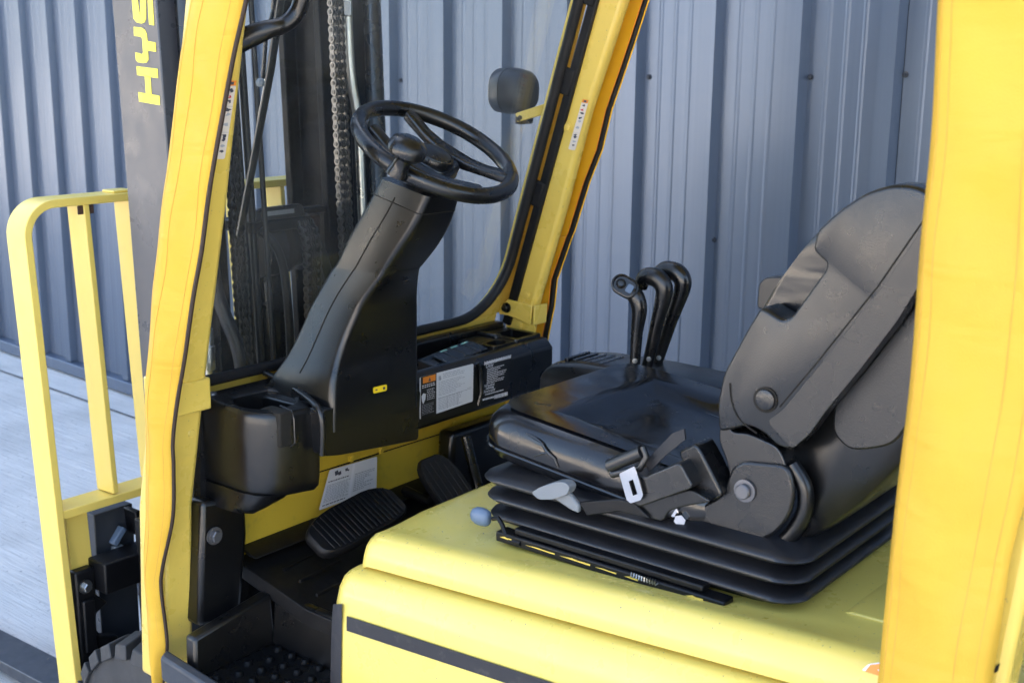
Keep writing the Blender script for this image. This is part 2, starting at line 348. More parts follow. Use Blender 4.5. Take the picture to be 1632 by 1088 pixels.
mb = MB(); L0, L1 = -3.2, 15.2
for s0 in (L0, 3.0, 9.1):
    s1 = {L0: 2.995, 3.0: 9.095, 9.1: L1}[s0]; mb = MB()
    poly = [(.0-.02, .075), (.05, .07), (.052, .012), (-.02, .012)]
    mb.loft([[wp(s0, n, z) for n, z in poly], [wp(s1, n, z) for n, z in poly]]); mb.build('base_flashing', 'wall_metal', wall, bevel=.004)
mb = MB(); mb.loft([[wp(s, n, z) for n, z in ((-.25, 0.002), (-.03, 0.002), (-.03, 6.2), (-.25, 6.2))] for s in (L0, L1)]); mb.build('wall_core', 'mast_side', wall)
sb = None
for px, py in ((1035, 123), (1292.5, 123), (1444, 119), (639, 128), (1139, 382), (1292, 560), (905, 125)):
    s, z = wall_s(px, py); c = wp(s, .001, z)
    if sb is None: sb = bolt(wall, c, wn, .0055, .008, 'screw_dark', 'screw')
    else: dup(sb, c+wn*.004, wall)

# low building across the yard: seen only as the warm band mirrored in the cladding
bd = empty('yard_building', V(-13, 4, 0)); tag(bd, 'long low cream rendered building across the yard, mirrored in the cladding', 'building')
mb = MB(); mb.box(-21, -13, -16, 26, 0, 3.6); mb.build('wall', 'render_cream', bd)
mb = MB(); mb.box(-21.3, -12.7, -16.3, 26.3, 3.6, 3.85); mb.build('roof', 'mast_side', bd, bevel=.03)
wdw = None
for i in range(7):
    c = V(-12.98, -12+6*i, 1.9)
    if wdw is None: mb = MB(); mb.box(-13.02, -12.95, c.y-.8, c.y+.8, 1.2, 2.6); wdw = mb.build('window', 'black_smooth', bd, bevel=.02)
    else: dup(wdw, V(WORLD[wdw].x, c.y, 1.9), bd)
# ================================================================== FORKLIFT
FK = empty('forklift', V(1.82, 1.2, 0)); tag(FK, 'yellow and black counterbalance forklift truck with open operator cab', 'forklift')
def hoodz(y): return .845+.03*(1.45-y)
# ---------------- hood (battery cover) and side panel
def ring_at(y, prof, dx=0, dz=0): return [V(x, y, z) for x, z in prof]
def hood_ring(y, ins=0, drop=0):
    zt = hoodz(y)-drop; zc = .797+.07*(1.45-y)-drop
    if ins == 0: pass
    near = [(1.408, zc-.012), (1.407, zc), (1.410, zc+.012), (1.416, zc+.026), (1.426, zc+.036), (1.440, zc+.042), (1.46, zc+.041), (1.50, lerp(zc+.036, zt, .55)), (1.56, zt), (1.8, zt+.003), (2.1, zt+.003), (2.36, zt), (2.40, zt-.01), (2.415, zt-.04), (2.415, zt-.09)]
    ring = [V(x, y, z) for x, z in near] + [V(2.40, y, zt-.09), V(1.46, y, zc-.012)]
    cx = 1.9
    return [V(lerp(p.x, cx, ins), p.y, p.z) for p in ring]
mb = MB(); rs = []
for y, ins, drop in ((1.468, .035, .035), (1.466, .022, .018), (1.458, .010, .006), (1.445, .002, .001), (1.42, 0, 0), (1.3, 0, 0), (1.15, 0, 0), (1.0, 0, 0), (.85, 0, 0), (.7, 0, 0), (.5, 0, 0), (.3, 0, 0), (.05, 0, 0)): rs.append(hood_ring(y, ins, drop))
mb.loft(rs); hood = mb.build('hood_lid', 'yellow_hood', FK, ang=50)
def side_ring(y, ins=0, lower=0):
    zc = .797+.07*(1.45-y)-.006
    pr = [(1.44, zc-.014), (1.422, zc-.014), (1.404, zc-.016), (1.390, zc-.022), (1.378, zc-.038), (1.370, zc-.065), (1.367, zc-.11), (1.366, zc-.2), (1.366, .45), (1.44, .45)]
    return [V(x+ins, y, z-lower*(z > .7)) for x, z in pr]
mb = MB(); mb.loft([side_ring(y, i, l) for y, i, l in ((1.512, .05, .03), (1.510, .035, .022), (1.500, .016, .012), (1.485, .005, .004), (1.465, 0, 0), (1.2, 0, 0), (.9, 0, 0), (.6, 0, 0), (.42, 0, 0))]); mb.build('side_panel', 'yellow_hood', FK, ang=50)
mb = MB(); mb.box(1.47, 2.39, 1.40, 1.463, .45, .80); mb.build('hood_front_panel', 'yellow_paint', FK, bevel=.01)
mb = MB(); mb.prism([V(1.60, .66, hoodz(.66)-.001), V(1.60, .645, hoodz(.645)+.004), V(1.60, .40, hoodz(.40)+.004), V(1.60, .385, hoodz(.385)-.001)], (.62, 0, 0)); mb.build('hood_rib', 'yellow_hood', FK, bevel=.003)
# tape lines on the side panel
def tape(name, pts, wid, parent):
    mb = MB(); mb.prism(pts, (-.0012, 0, 0)); return mb.build(name, 'tape', parent, smooth=False)
tape('tape_stripe', [aX(553, 981, 1.3655), aX(900, 1093, 1.3655), aX(900, 1118, 1.3655), aX(553, 1004, 1.3655)], 0, FK)
mb = MB(); 
ys = [(962, 531, 545), (985, 529, 545), (1030, 527.5, 544), (1110, 526, 543)]
mb.loft([[aX(xa, y, 1.372), aX((xa+xb)/2+1, y, 1.3655), aX(xb, y, 1.3645), aX(xb, y, 1.37), aX(xa+2, y, 1.38)] for y, xa, xb in ys]); mb.build('tape_stripe', 'tape', FK)
decal('warning_label', aX(1385, 1056, 1.424), aX(1430, 1050, 1.43), aX(1430, 1082, 1.42), aX(1362, 1080, 1.418), [(1, .12, .62, .08, .85), (2, [(.42, .2), (.6, .15), (.55, .55)]), (2, .75, .9, .5, .62)], ['label_white', 'label_orange', 'ink'], FK, off=.004)
# counterweight
mb = MB(); mb.loft([[V(x, y, z) for x, y in rrect(1.89, -.05, .50-i, .36-i, .12)] for z, i in ((.18, .02), (.22, 0), (1.0, 0), (1.05, .01), (1.08, .04))]); mb.build('counterweight', 'counterweight', FK, ang=50)
# ---------------- overhead guard posts
def post(name, rows, wx, dy, side):
    mb = MB(); rings = []
    for x, y, z in rows:                        # x: inner edge, y: rear face
        xs = (x-wx, x) if side < 0 else (x, x+wx)
        rings.append([V(xs[0], y, z), V(xs[1], y, z), V(xs[1], y+dy, z), V(xs[0], y+dy, z)])
    mb.loft(rings); return mb.build(name, 'yellow_paint', FK, bevel=.012, seg=3)
LP = [(1.372, 1.905, .44), (1.376, 1.885, .80), (1.390, 1.845, 1.05), (1.372, 1.735, 1.40), (1.352, 1.63, 1.75), (1.335, 1.53, 2.08)]
RP = [(2.365, 1.90, .5), (2.362, 1.86, .80), (2.36, 1.822, 1.045), (2.36, 1.738, 1.305), (2.36, 1.673, 1.529), (2.36, 1.58, 1.779), (2.36, 1.48, 2.08)]
lp = post('guard_post', LP, .07, .085, -1); rp_ = post('guard_post', RP, .034, .085, 1)
mb = MB(); mb.box(1.315, 1.3935, 1.838, 1.94, 1.0, 1.062); mb.build('post_clamp', 'yellow_paint', FK, bevel=.004)
bolt(FK, aX(0, 0, 1) if 0 else V(1.36, 1.866, .955), (0, -1, 0), .008, .008, 'yellow_paint', hexa=False)
# right clamp: plate on the inner face with a tab, folded round the rear
mb = MB(); 
pl = [aX(800, 486, 2.354), aX(812, 476, 2.354), aX(850, 487, 2.354), aX(848, 518, 2.354), aX(812, 502, 2.354), aX(797, 500, 2.354)]
mb.prism(pl, (-.006, 0, 0)); mb.build('post_clamp', 'yellow_paint', FK, bevel=.002)
c0 = aX(850, 487, 2.348); c1 = aX(848, 518, 2.348); mb = MB(); mb.prism([c0, V(2.396, c0.y-.002, c0.z), V(2.396, c1.y-.002, c1.z), c1], (0, -.006, 0)); mb.build('post_clamp', 'yellow_paint', FK, bevel=.002)
bolt(FK, aX(808, 490, 2.347), (-1, 0, 0), .0085, .014, 'black_smooth', hexa=False)
for p in ((905, 203), (840, 471), (829, 517)): bolt(FK, aX(*p, 2.359), (-1, 0, 0), .009, .005, 'yellow_paint', hexa=False)
mb = MB(); mb.lathe(aX(848, 524, 2.3595), (-1, 0, 0), [(.012, 0), (.012, .002)], 14); mb.build('rivet', 'yellow_paint', FK)
# warning strips on the posts
def strip_items(n=1):
    it = [(1, 0.02, .98, 0, .065), (2, .3, .7, .015, .05), (4, .04, .96, .07, .072), (4, .04, .96, .32, .325), (4, .04, .96, .65, .655)]
    rnd = random.Random(n)
    for cy, cc in ((.12, 2), (.2, 3), (.26, 2), (.36, 2), (.42, 4), (.55, 4), (.70, 2), (.74, 2), (.83, 4), (.9, 2)):
        pts = [(.5+.33*rnd.uniform(.35, 1)*math.cos(a)+rnd.uniform(-.12, .12), cy+.03*rnd.uniform(.4, 1.1)*math.sin(a)) for a in [i*math.pi/4 for i in range(8)]]
        it.append((cc, pts))
    return it
SM = ['label_cream', 'label_orange', 'ink', 'label_red', 'ink_pale']
decal('warning_strip', aX(929, 158, 2.359), aX(939, 160, 2.359), aX(917, 240, 2.359), aX(906, 238, 2.359), strip_items(3), SM, FK)
def lrear(x, y):                                 # a point on the rear face of the left post
    z = 1.5
    for _ in range(6):
        for (x0, y0, z0), (x1, y1, z1) in zip(LP, LP[1:]):
            if z0 <= z <= z1: yy = lerp(y0, y1, (z-z0)/(z1-z0)); break
        p = aY(x, y, yy-.0005); z = min(max(p.z, .5), 2.05)
    return p
decal('warning_strip', lrear(362, 128), lrear(376, 128), lrear(357, 253), lrear(342, 253), strip_items(5), SM, FK, off=.002)
# ---------------- windscreen: glass, rubber seal, yellow frame
WY = lambda z, o=0: 1.93+o-.3*(z-1.03)
def wpt(x, z, o=0): return V(x, WY(z, o), z)
path2 = [(1.36, 2.05), (1.36, 1.15)] + [(1.45+.09*math.cos(a), 1.12+.09*math.sin(a)-.0) for a in [math.pi+i*math.pi/16 for i in range(1, 9)]]
path2 += [(1.6, 1.03), (1.9, 1.03), (2.15, 1.03)] + [(2.19+.15*math.cos(a), 1.18+.15*math.sin(a)) for a in [-math.pi/2+i*math.pi/24 for i in range(0, 13)]] + [(2.342, 1.35), (2.346, 1.7), (2.35, 2.05)]
ws = empty('windscreen', V(1.86, 1.8, 1.5), FK)
mb = MB(); mb.tube([wpt(x, z, -.012) for x, z in path2], .0115, 10, sq=(1, 1.15)); mb.build('rubber_seal', 'rubber', ws)
mb = MB(); mb.prism([wpt(x, z, 0) for x, z in path2], (0, .005, 0)); mb.build('glass_pane', 'glass', ws, smooth=False)
mb = MB(); mb.prism([wpt(1.33, .97, .004), wpt(2.36, .97, .004), wpt(2.36, 1.024, .004), wpt(1.33, 1.024, .004)], (0, .012, 0)); mb.build('frame_rail', 'yellow_paint', ws, bevel=.003)
mb = MB()
arc = [(2.19+.155*math.cos(a), 1.18+.155*math.sin(a)) for a in [-math.pi/2+i*math.pi/24 for i in range(0, 13)]]
mb.prism([wpt(x, z, .002) for x, z in arc+[(2.346, 1.3), (2.354, 2.05), (2.40, 2.05), (2.40, 1.024), (2.19, 1.0242)]], (0, .012, 0)); mb.build('frame_stile', 'yellow_paint', ws, smooth=False)
mb = MB(); mb.bar([V(2.356, 1.822+.066-.315*(z-1.045), z) for z in (1.0, 1.3, 1.7, 2.05)], .012, .024, (1, 0, 0)); mb.build('trim_strip', 'rubber', ws, bevel=.003)
for z in (1.335, 1.60, 1.80):
    mb = MB(); mb.bar([V(2.352, 1.822+.082-.315*(z+d-1.045), z+d) for d in (-.03, .03)], .012, .042, (1, 0, 0)); mb.build('trim_clip', 'rubber', ws, bevel=.004)
# ---------------- yellow load backrest, carriage, forks
YG = 2.45
bk = empty('load_backrest', V(1.82, YG, .9), FK)
lean = .035                                      # the mast leans a little forward
def gp(x, z, dy=0): return V(x+.020-.018*(z-.7), YG+dy+lean*(z-.9), z)
mb = MB(); arc = [gp(1.445+.07*math.cos(a), 1.265+.07*math.sin(a)) for a in [math.pi-i*math.pi/20 for i in range(0, 11)]]
mb.bar([gp(1.375, .1), gp(1.375, .7)]+arc+[gp(1.8, 1.335), gp(2.19, 1.335)]+[gp(2.19+.07*math.sin(a), 1.265+.07*math.cos(a)) for a in [i*math.pi/20 for i in range(1, 11)]]+[gp(2.26, .7), gp(2.26, .1)], .074, .018, (0, 1, 0))
mb.build('outer_frame', 'yellow_gate', bk, bevel=.002)
for x in (1.522, 1.642, 1.82, 1.96, 2.085, 2.185):
    mb = MB(); mb.bar([gp(x, .655), gp(x, 1.3255)], .068, .014, (0, 1, 0)); mb.build('upright_bar', 'yellow_gate', bk, bevel=.002)
mb = MB(); mb.bar([gp(1.384, .642), gp(2.252, .642)], .07, .02, (0, 1, 0)); mb.build('lower_rail', 'yellow_gate', bk, bevel=.002)
mb = MB(); mb.bar([gp(1.43, .46), gp(1.43, .632)], .02, .055, (0, 1, 0)); mb.build('mounting_foot', 'yellow_gate', bk, bevel=.002)
mb = MB(); mb.bar([gp(1.60, 1.347), gp(1.652, 1.347)], .045, .006, (0, 1, 0)); mb.build('weld_patch', 'yellow_gate', bk, bevel=.002)
mb = MB(); mb.box(gp(1.522, 1.32).x-.02, gp(1.522, 1.32).x+.02, YG-.03+.014, YG-.012, 1.305, 1.325); mb.build('rust_spot', 'rust', bk, bevel=.004)
car = empty('carriage', V(1.82, 2.4, .35), FK)
def steel(mb, name, parent, bev=.004, m='black_steel'): return mb.build(name, m, parent, bevel=bev)
mb = MB(); mb.box(1.47, 2.17, 2.36, 2.43, .44, .515); steel(mb, 'upper_bar', car)
mb = MB(); mb.box(1.47, 2.17, 2.36, 2.43, .10, .19); steel(mb, 'lower_bar', car)
mb = MB()
mb.prism([V(x, 2.40, z) for x, z in ((1.418, .02), (1.418, .50), (1.47, .50), (1.47, .43), (1.50, .40), (1.468, .385), (1.462, .35), (1.475, .325), (1.52, .31), (1.52, .285), (1.462, .27), (1.452, .22), (1.455, .02))], (0, .03, 0)); steel(mb, 'side_plate', car, .006)
mb = MB(); mb.bar([V(1.443, 2.395, z) for z in (.30, .43)], .03, .012, (1, 0, 0)); steel(mb, 'stiffener', car)
bolt(car, V(1.440, 2.398, .462), (0, -1, 0), .011, .016, 'zinc')
mb = MB(); mb.box(1.56, 2.08, 2.33, 2.37, .05, .60); steel(mb, 'mast_plate', car)
for x0 in (1.51, 2.03):
    mb = MB(); prof_ = [(2.455, .03), (2.455, .60), (2.50, .60), (2.50, .10), (2.56, .072), (3.55, .045), (3.6, .035), (3.6, .03)]
    mb.prism([V(x0, y, z) for y, z in prof_], (.105, 0, 0)); steel(mb, 'fork', car, .006, 'fork_steel')
mb = MB(); mb.prism([V(1.585, 2.45, .60), V(1.60, 2.45, .60), V(1.60, 2.45, .53), V(1.592, 2.45, .54)], (0, -.05, 0)); steel(mb, 'fork_hook', car, .003)
mb = MB(); mb.bar([V(1.545, 2.44, .52), V(1.575, 2.44, .555)], .02, .016, (0, 1, 0)); steel(mb, 'latch', car, .003, 'blue_grey_plastic')
mb = MB(); mb.box(1.545, 1.57, 2.43, 2.452, .47, .515); steel(mb, 'latch_block', car, .004, 'grey_plastic')
# ---------------- mast
mast = empty('mast', V(1.82, 2.16, .9), FK)
def mz(x, y, z): return V(x, y+lean*(z-.9), z)
def channel(name, x0, x1, y0, y1, zt, m, open_dir):
    t = .022; mb = MB()
    if open_dir > 0: pr = [(x0, y0), (x1, y0), (x1, y0+t), (x0+t, y0+t), (x0+t, y1-t), (x1, y1-t), (x1, y1), (x0, y1)]
    else: pr = [(x1, y0), (x1, y1), (x0, y1), (x0, y1-t), (x1-t, y1-t), (x1-t, y0+t), (x0, y0+t), (x0, y0)]
    mb.loft([[mz(x, y, z) for x, y in pr] for z in (.1, 1.0, zt)]); return mb.build(name, m, mast, bevel=.003)
channel('outer_channel', 1.515, 1.60, 2.085, 2.235, 2.6, 'mast_side', 1)  # lighter grey than its right twin: sky reflection put into the colour
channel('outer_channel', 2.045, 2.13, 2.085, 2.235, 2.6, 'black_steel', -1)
channel('inner_channel', 1.615, 1.672, 2.115, 2.262, 2.4, 'mast_black', 1)
channel('inner_channel', 1.972, 2.03, 2.115, 2.262, 2.4, 'mast_black', -1)
mb = MB(); mb.box(1.60, 2.045, 2.20, 2.235, .3, .36); mb.build('cross_member', 'black_steel', mast, bevel=.004)
for x in (1.565, 2.085):
    mb = MB(); mb.lathe(mz(x, 2.06, .2), (0, lean, 1), [(.026, 0), (.026, 1.1), (.021, 1.11), (.021, 2.3)], 20); mb.build('lift_cylinder', 'black_smooth', mast)
mb = MB(); mb.lathe(mz(1.835, 2.19, .2), (0, lean, 1), [(.05, 0), (.05, 1.06), (.056, 1.065), (.056, 1.085), (.03, 1.09)], 24); mb.build('free_lift_cylinder', 'black_smooth', mast)
# chain sheave with guards on top of the centre cylinder
mb = MB(); mb.lathe(V(1.862, 2.165, 1.225), (1, 0, 0), [(.062, -.012), (.062, -.007), (.05, -.006), (.05, .046), (.062, .047), (.062, .052)], 30); mb.build('chain_sheave', 'black_steel', mast)
mb = MB(); mb.lathe(V(1.775, 2.165, 1.225), (1, 0, 0), [(.064, 0), (.064, .05), (.056, .055)], 30); mb.build('chain_sheave', 'black_steel', mast)
mb = MB(); mb.prism([mz(x, 2.1, z) for x, z in ((1.74, 1.295), (1.745, 1.318), (1.755, 1.325), (1.875, 1.325), (1.882, 1.318), (1.885, 1.295))], (0, .012, 0)); hb = mb.build('sheave_bracket', 'black_smooth', mast, bevel=.003)
mb = MB(); mb.prism([mz(x, 2.098, z) for x, z in ((1.768, 1.306), (1.768, 1.316), (1.852, 1.316), (1.852, 1.306))], (0, .001, 0)); mb.build('bracket_slot', 'zinc', mast)
mb = MB(); mb.box(1.73, 1.90, 2.11, 2.23, 1.27, 1.296); mb.build('crosshead', 'black_steel', mast, bevel=.004)
mb = MB(); mb.box(1.905, 1.975, 2.14, 2.17, 1.295, 1.31); mb.build('crosshead_tab', 'black_steel', mast, bevel=.003)
mb = MB(); mb.box(1.90, 1.965, 2.15, 2.21, 1.22, 1.29); mb.build('bearing_block', 'rust', mast, bevel=.006)
# hoses
def hose(pts, r, name='hose', m='hose'): mb = MB(); mb.tube(catmull(pts, 6), r, 10); return mb.build(name, m, mast)
for x, y, r in ((1.708, 2.10, .010), (1.742, 2.11, .009), (1.728, 2.05, .006)): hose([mz(x, y, .3), mz(x, y, 1.0), mz(x-.004, y, 1.6), mz(x-.01, y, 2.3)], r)
hose([V(1.805, 2.10, .4), V(1.808, 2.09, .9), V(1.80, 2.085, 1.12), V(1.775, 2.08, 1.23), V(1.74, 2.10, 1.28)], .010)
hose([V(1.955, 2.11, .4), V(1.952, 2.10, .95), V(1.94, 2.095, 1.12), V(1.915, 2.10, 1.22), V(1.885, 2.12, 1.27)], .012)
hose([V(1.60, 1.99, .75), V(1.605, 2.0, .9), V(1.59, 2.0, 1.05), V(1.56, 2.03, 1.2), V(1.545, 2.04, 1.5)], .015)
mb = MB(); mb.tube(catmull([mz(2.035, 2.085, 2.3), mz(2.03, 2.085, 1.75), mz(2.034, 2.085, 1.6), mz(2.05, 2.085, 1.5), mz(2.052, 2.085, 1.3), mz(2.05, 2.085, .7)], 5), .0115, 12); mb.build('hydraulic_pipe', 'pipe_zinc', mast)
mb = MB(); mb.lathe(aY(549, 17, 2.11), (0, 0, -1), [(.018, -.02), (.018, .011), (.015, .013)], 6); mb.build('pipe_nut', 'chrome', mast, ang=20)
mb = MB(); mb.lathe(V(1.50, 1.985, .98), (.02, 0, 1), [(.008, 0), (.008, .05), (.014, .052), (.014, .10), (.011, .102), (.011, .135), (.006, .137)], 14); mb.build('hose_fitting', 'zinc', mast)
# leaf chains, one object for each link
def link_mesh(w, pitch, outer):
    mb = MB(); h = pitch*.47
    mb.cur = 0; offs = [(-w/2, .0022), (w/2-.0022, .0022), (-w*.17, .0022), (w*.17-.0022, .0022)] if outer else [(-w/2+.0028, .0022), (w/2-.005, .0022), (-.0011, .0022)]
    prof = []
    for sgn in (1, -1):
        for i in range(7):
            a = math.pi*i/6; prof.append((h*math.cos(a)*sgn, sgn*(pitch/2+h*math.sin(a))))
        prof.append((-sgn*h*.68, sgn*.12*pitch)); prof.append((-sgn*h*.68, -sgn*.12*pitch))
    for q_, (x0, t) in enumerate(offs):
        mb.cur = 1 if outer and q_ == 0 else 0; mb.prism([V(x0, y, z) for y, z in prof], (t, 0, 0))
    if outer:
        for sz in (-1, 1): mb.lathe(V(-w/2-.002, 0, sz*pitch/2), (1, 0, 0), [(h*.5, 0), (h*.5, w+.004)], 8)
    return mb
def chain(path, w, pitch, name):
    root = empty(name, path[0], FK); protos = [None, None]
    # walk the path at even spacing
    P = [Vector(p) for p in path]; seg = 0; pos = P[0]; i = 0; pts = [pos]
    while True:
        need = pitch; p = pos
        while seg < len(P)-1 and (P[seg+1]-p).length < need: need -= (P[seg+1]-p).length; p = P[seg+1]; seg += 1
        if seg >= len(P)-1: break
        pos = p+(P[seg+1]-p).normalized()*need; pts.append(pos)
    for i, (a, b) in enumerate(zip(pts, pts[1:])):
        c = (a+b)/2; d = (b-a).normalized(); ang = math.atan2(d.y, -d.z); k = i % 2
        if protos[k] is None:
            o = link_mesh(w, pitch, k == 0).build('chain_link', ['chain', 'chain_bright'], root, ang=40); protos[k] = o; o.location = c-WORLD[root]; WORLD[o] = c
        else: o = dup(protos[k], c, root)
        o.rotation_euler = (ang, 0, 0)
chain([mz(1.985, 2.075, 2.02), mz(1.985, 2.075, .78)], .036, .0195, 'lift_chain')
chain([mz(1.678, 2.085, 1.75), mz(1.678, 2.085, .78)], .032, .0195, 'lift_chain')
arcp = [V(1.882, 2.165-.075*math.sin(a), 1.225+.075*math.cos(a)) for a in [-.3+i*.1 for i in range(20)]]
chain(arcp+[V(1.882, 2.088, .78)], .046, .0195, 'lift_chain')
# mast lettering, yellow paint on the side of the left outer channel
def lettering(strokes, name):
    mb = MB()
    for st in strokes: mb.prism([aX(x, y, 1.5148) for x, y in st], (-.0008, 0, 0))
    return mb.build(name, 'logo_yellow', mast, smooth=False)
lettering([[(221, 147), (254.5, 153), (255, 168), (222, 162)], [(218, 106), (251.5, 110), (252, 125), (219, 120)], [(231, 121), (240, 122.5), (242, 151.5), (233, 149.5)]], 'letter_h')
lettering([[(216, 84), (222, 85), (226, 87), (228.5, 84), (227, 62), (224.5, 59), (214, 57.5), (213.5, 43), (226, 44.5), (231, 48), (234, 54), (235.5, 66), (248, 68), (249, 83), (236, 81), (237, 95), (234, 100), (229, 101), (220, 99.5), (217, 96)]], 'letter_y')
lettering([[(210, -8), (218.5, -8), (222.5, 20), (224, 23), (223.5, -14), (233, -14), (233, 30), (231, 36), (226, 38), (218, 36), (213, 30)], [(235.5, -6), (243, -6), (246, 41), (238, 39.5)], [(223, -14), (223, -24), (243, -22), (243, -5), (235, -6), (233, -13)]], 'letter_s')
lettering([[(205, -36), (240, -32), (240, -46), (206, -50)], [(206, -68), (214, -67), (214, -30), (206, -30)]], 'letter_t')
lettering([[(204, -78), (240, -74), (240, -120), (232, -120), (232, -88), (224, -88), (224, -118), (216, -118), (216, -89), (212, -89), (212, -122), (203, -122)]], 'letter_e')
lettering([[(203, -132), (239, -128), (239, -142), (224, -143), (224, -158), (239, -166), (239, -180), (219, -168), (214, -174), (203, -172)]], 'letter_r')
# ---------------- front wheel and mudguard
wh = empty('front_wheel', V(1.42, 2.12, .205), FK)
WZ, WY0, WX = .172, 2.12, 1.37
mb = MB(); mb.lathe(V(WX, WY0, WZ), (1, 0, 0), [(.12, .01), (.185, 0), (.218, .008), (.229, .03), (.232, .09), (.229, .15), (.218, .172), (.185, .18), (.12, .17)], 48); mb.build('tyre', 'tyre', wh)
for side in (0, 1):
    pr = None
    for i in range(24):
        if pr is None:
            mb = MB(); x0, x1 = (WX-.003, WX+.082) if side == 0 else (WX+.098, WX+.183); hw = .0235; sk = .016*(1 if side == 0 else -1)
            ring = lambda rr, x, o, h: [V(x, WY0+o-h, WZ+rr), V(x, WY0+o+h, WZ+rr)]
            a0 = ring(.216, x0, -sk, hw)+ring(.220, x1, sk, hw)[::-1]; a1 = ring(.247, x0+.008, -sk, hw-.003)+ring(.252, x1-.003, sk, hw-.003)[::-1]
            mb.loft([a0, a1]); pr = mb.build('tread_block', 'tyre', wh, bevel=.003); c0w = WORLD[pr].copy(); hub = V(c0w.x, WY0, WZ); dv = c0w-hub
            if side: pr.location += (Matrix.Rotation(math.pi/24, 3, 'X')@dv)-dv; pr.rotation_euler = (math.pi/24, 0, 0)
            continue
        a = 2*math.pi*i/24 + (math.pi/24 if side else 0); rotm = Matrix.Rotation(a, 3, 'X')
        dup(pr, hub+rotm@dv, wh, (a, 0, 0))
mb = MB(); mb.lathe(V(WX+.01, WY0, WZ), (1, 0, 0), [(.05, .0), (.10, .02), (.13, .0), (.135, .03)], 30); mb.build('wheel_rim', 'yellow_plate', wh)
mb = MB(); mb.prism([V(1.43, y, z-.02) for y, z in ((1.92, .40), (1.93, .45), (2.0, .485), (2.09, .492), (2.15, .488), (2.15, .478), (2.09, .482), (2.0, .473), (1.94, .44), (1.93, .40))], (.18, 0, 0)); mb.build('mudguard', 'rubber', FK, bevel=.004)
# ---------------- floor, step, kick plate
mb = MB(); mb.prism([V(1.30, y, z) for y, z in ((1.40, .60), (1.72, .60), (1.935, .655), (1.95, .63), (1.72, .57), (1.40, .57))][0:0] or [V(1.487, y, z) for y, z in ((1.40, .595), (1.70, .60), (1.93, .650), (1.93, .62), (1.70, .565), (1.40, .565))], (.90, 0, 0)); fl = mb.build('floor_mat', 'rubber', FK, bevel=.002)
for a, b in (((452, 910), (497, 887)), ((478, 928), (540, 896)), ((505, 950), (555, 925))):
    p, q = aZ(*a, .625), aZ(*b, .625); mb = MB(); mb.bar([p+V(0, 0, .003), q+V(0, 0, .003)], .006, .006, (0, 0, 1)); mb.build('mat_rib', 'rubber', FK)
stp = empty('entry_step', V(1.4, 1.6, .5), FK)
mb = MB(); mb.box(1.27, 1.487, 1.38, 1.80, .47, .50); mb.build('step_tread', 'black_smooth', stp, bevel=.003)
mb = MB(); mb.prism([V(1.29, 1.79, .497), V(1.487, 1.79, .497), V(1.487, 1.80, .603), V(1.30, 1.80, .575)], (0, .03, 0)); mb.build('step_front_wall', 'black_plastic', stp, bevel=.006)
mb = MB(); mb.prism([V(1.478, 1.795, .497), V(1.478, 1.40, .497), V(1.492, 1.40, .603), V(1.492, 1.795, .603)], (.02, 0, 0)); mb.build('step_side_wall', 'black_plastic', stp, bevel=.006)
mb = MB(); mb.prism([V(1.262, 1.86, .535), V(1.285, 1.87, .54), V(1.285, 1.45, .50), V(1.262, 1.45, .497)], (0, 0, -.05)); mb.build('step_edge', 'fork_steel', stp, bevel=.006)
nub = None
for i in range(9):
    for jx in range(5):
        c = V(1.315+.038*jx, 1.76-.04*i-.02*(jx % 2), .502)
        if nub is None: mbn = MB(); mbn.lathe(c, (0, 0, 1), [(.010, -.003), (.009, .003), (.006, .007), (.001, .0075)], 8); nub = mbn.build('tread_nub', 'mast_black', stp); nub_d = WORLD[nub]-c
        else: dup(nub, c+nub_d, stp)
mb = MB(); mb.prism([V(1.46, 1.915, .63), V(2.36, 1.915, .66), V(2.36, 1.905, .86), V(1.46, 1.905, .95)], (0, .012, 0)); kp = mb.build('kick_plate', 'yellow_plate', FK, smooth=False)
p0, p1 = aY(505, 752, 1.905), aY(785, 664, 1.905); mb = MB(); mb.bar([p0, p1], .006, .004, (0, 1, 0)); mb.build('plate_seam', 'shadow_gap', FK)
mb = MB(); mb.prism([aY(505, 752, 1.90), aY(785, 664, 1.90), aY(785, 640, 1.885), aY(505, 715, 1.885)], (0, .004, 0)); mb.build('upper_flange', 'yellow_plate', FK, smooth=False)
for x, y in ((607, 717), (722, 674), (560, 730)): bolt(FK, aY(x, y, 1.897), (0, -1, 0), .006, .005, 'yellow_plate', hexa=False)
mb = MB(); mb.prism([aY(408, 884, 1.90), aY(700, 755, 1.90), aY(704, 738, 1.89), aY(398, 862, 1.89)][0:0] or [V(1.50, 1.86, .655), V(2.3, 1.86, .66), V(2.3, 1.90, .675), V(1.50, 1.90, .668)], (0, .02, .0)); mb.build('mat_lip', 'rubber', FK, bevel=.004)
rnd = random.Random(4)
its = textlines(1, .04, .5, .30, .36, 1, .5)+textlines(2, .04, .48, .40, .86, 11, .45, .15)+textlines(2, .56, .96, .32, .84, 10, .5, .5)+[(3, .48, .53, .02, .95)]+[(1, [(.12, .08), (.18, .06), (.22, .18), (.15, .2)]), (1, [(.20, .13), (.25, .1), (.27, .2), (.22, .22)]), (1, [(.33, .09), (.38, .07), (.4, .15), (.35, .16)]), (1, [(.36, .14), (.42, .12), (.42, .18)])]+textlines(1, .04, .5, .9, .95, 1, .5, .7)
decal('instruction_label', aY(522, 748, 1.897), aY(598, 726, 1.897), aY(597, 778, 1.897), aY(505, 812, 1.897), its, ['label_white', 'ink', 'ink_pale', 'label_text'], FK, off=.006)
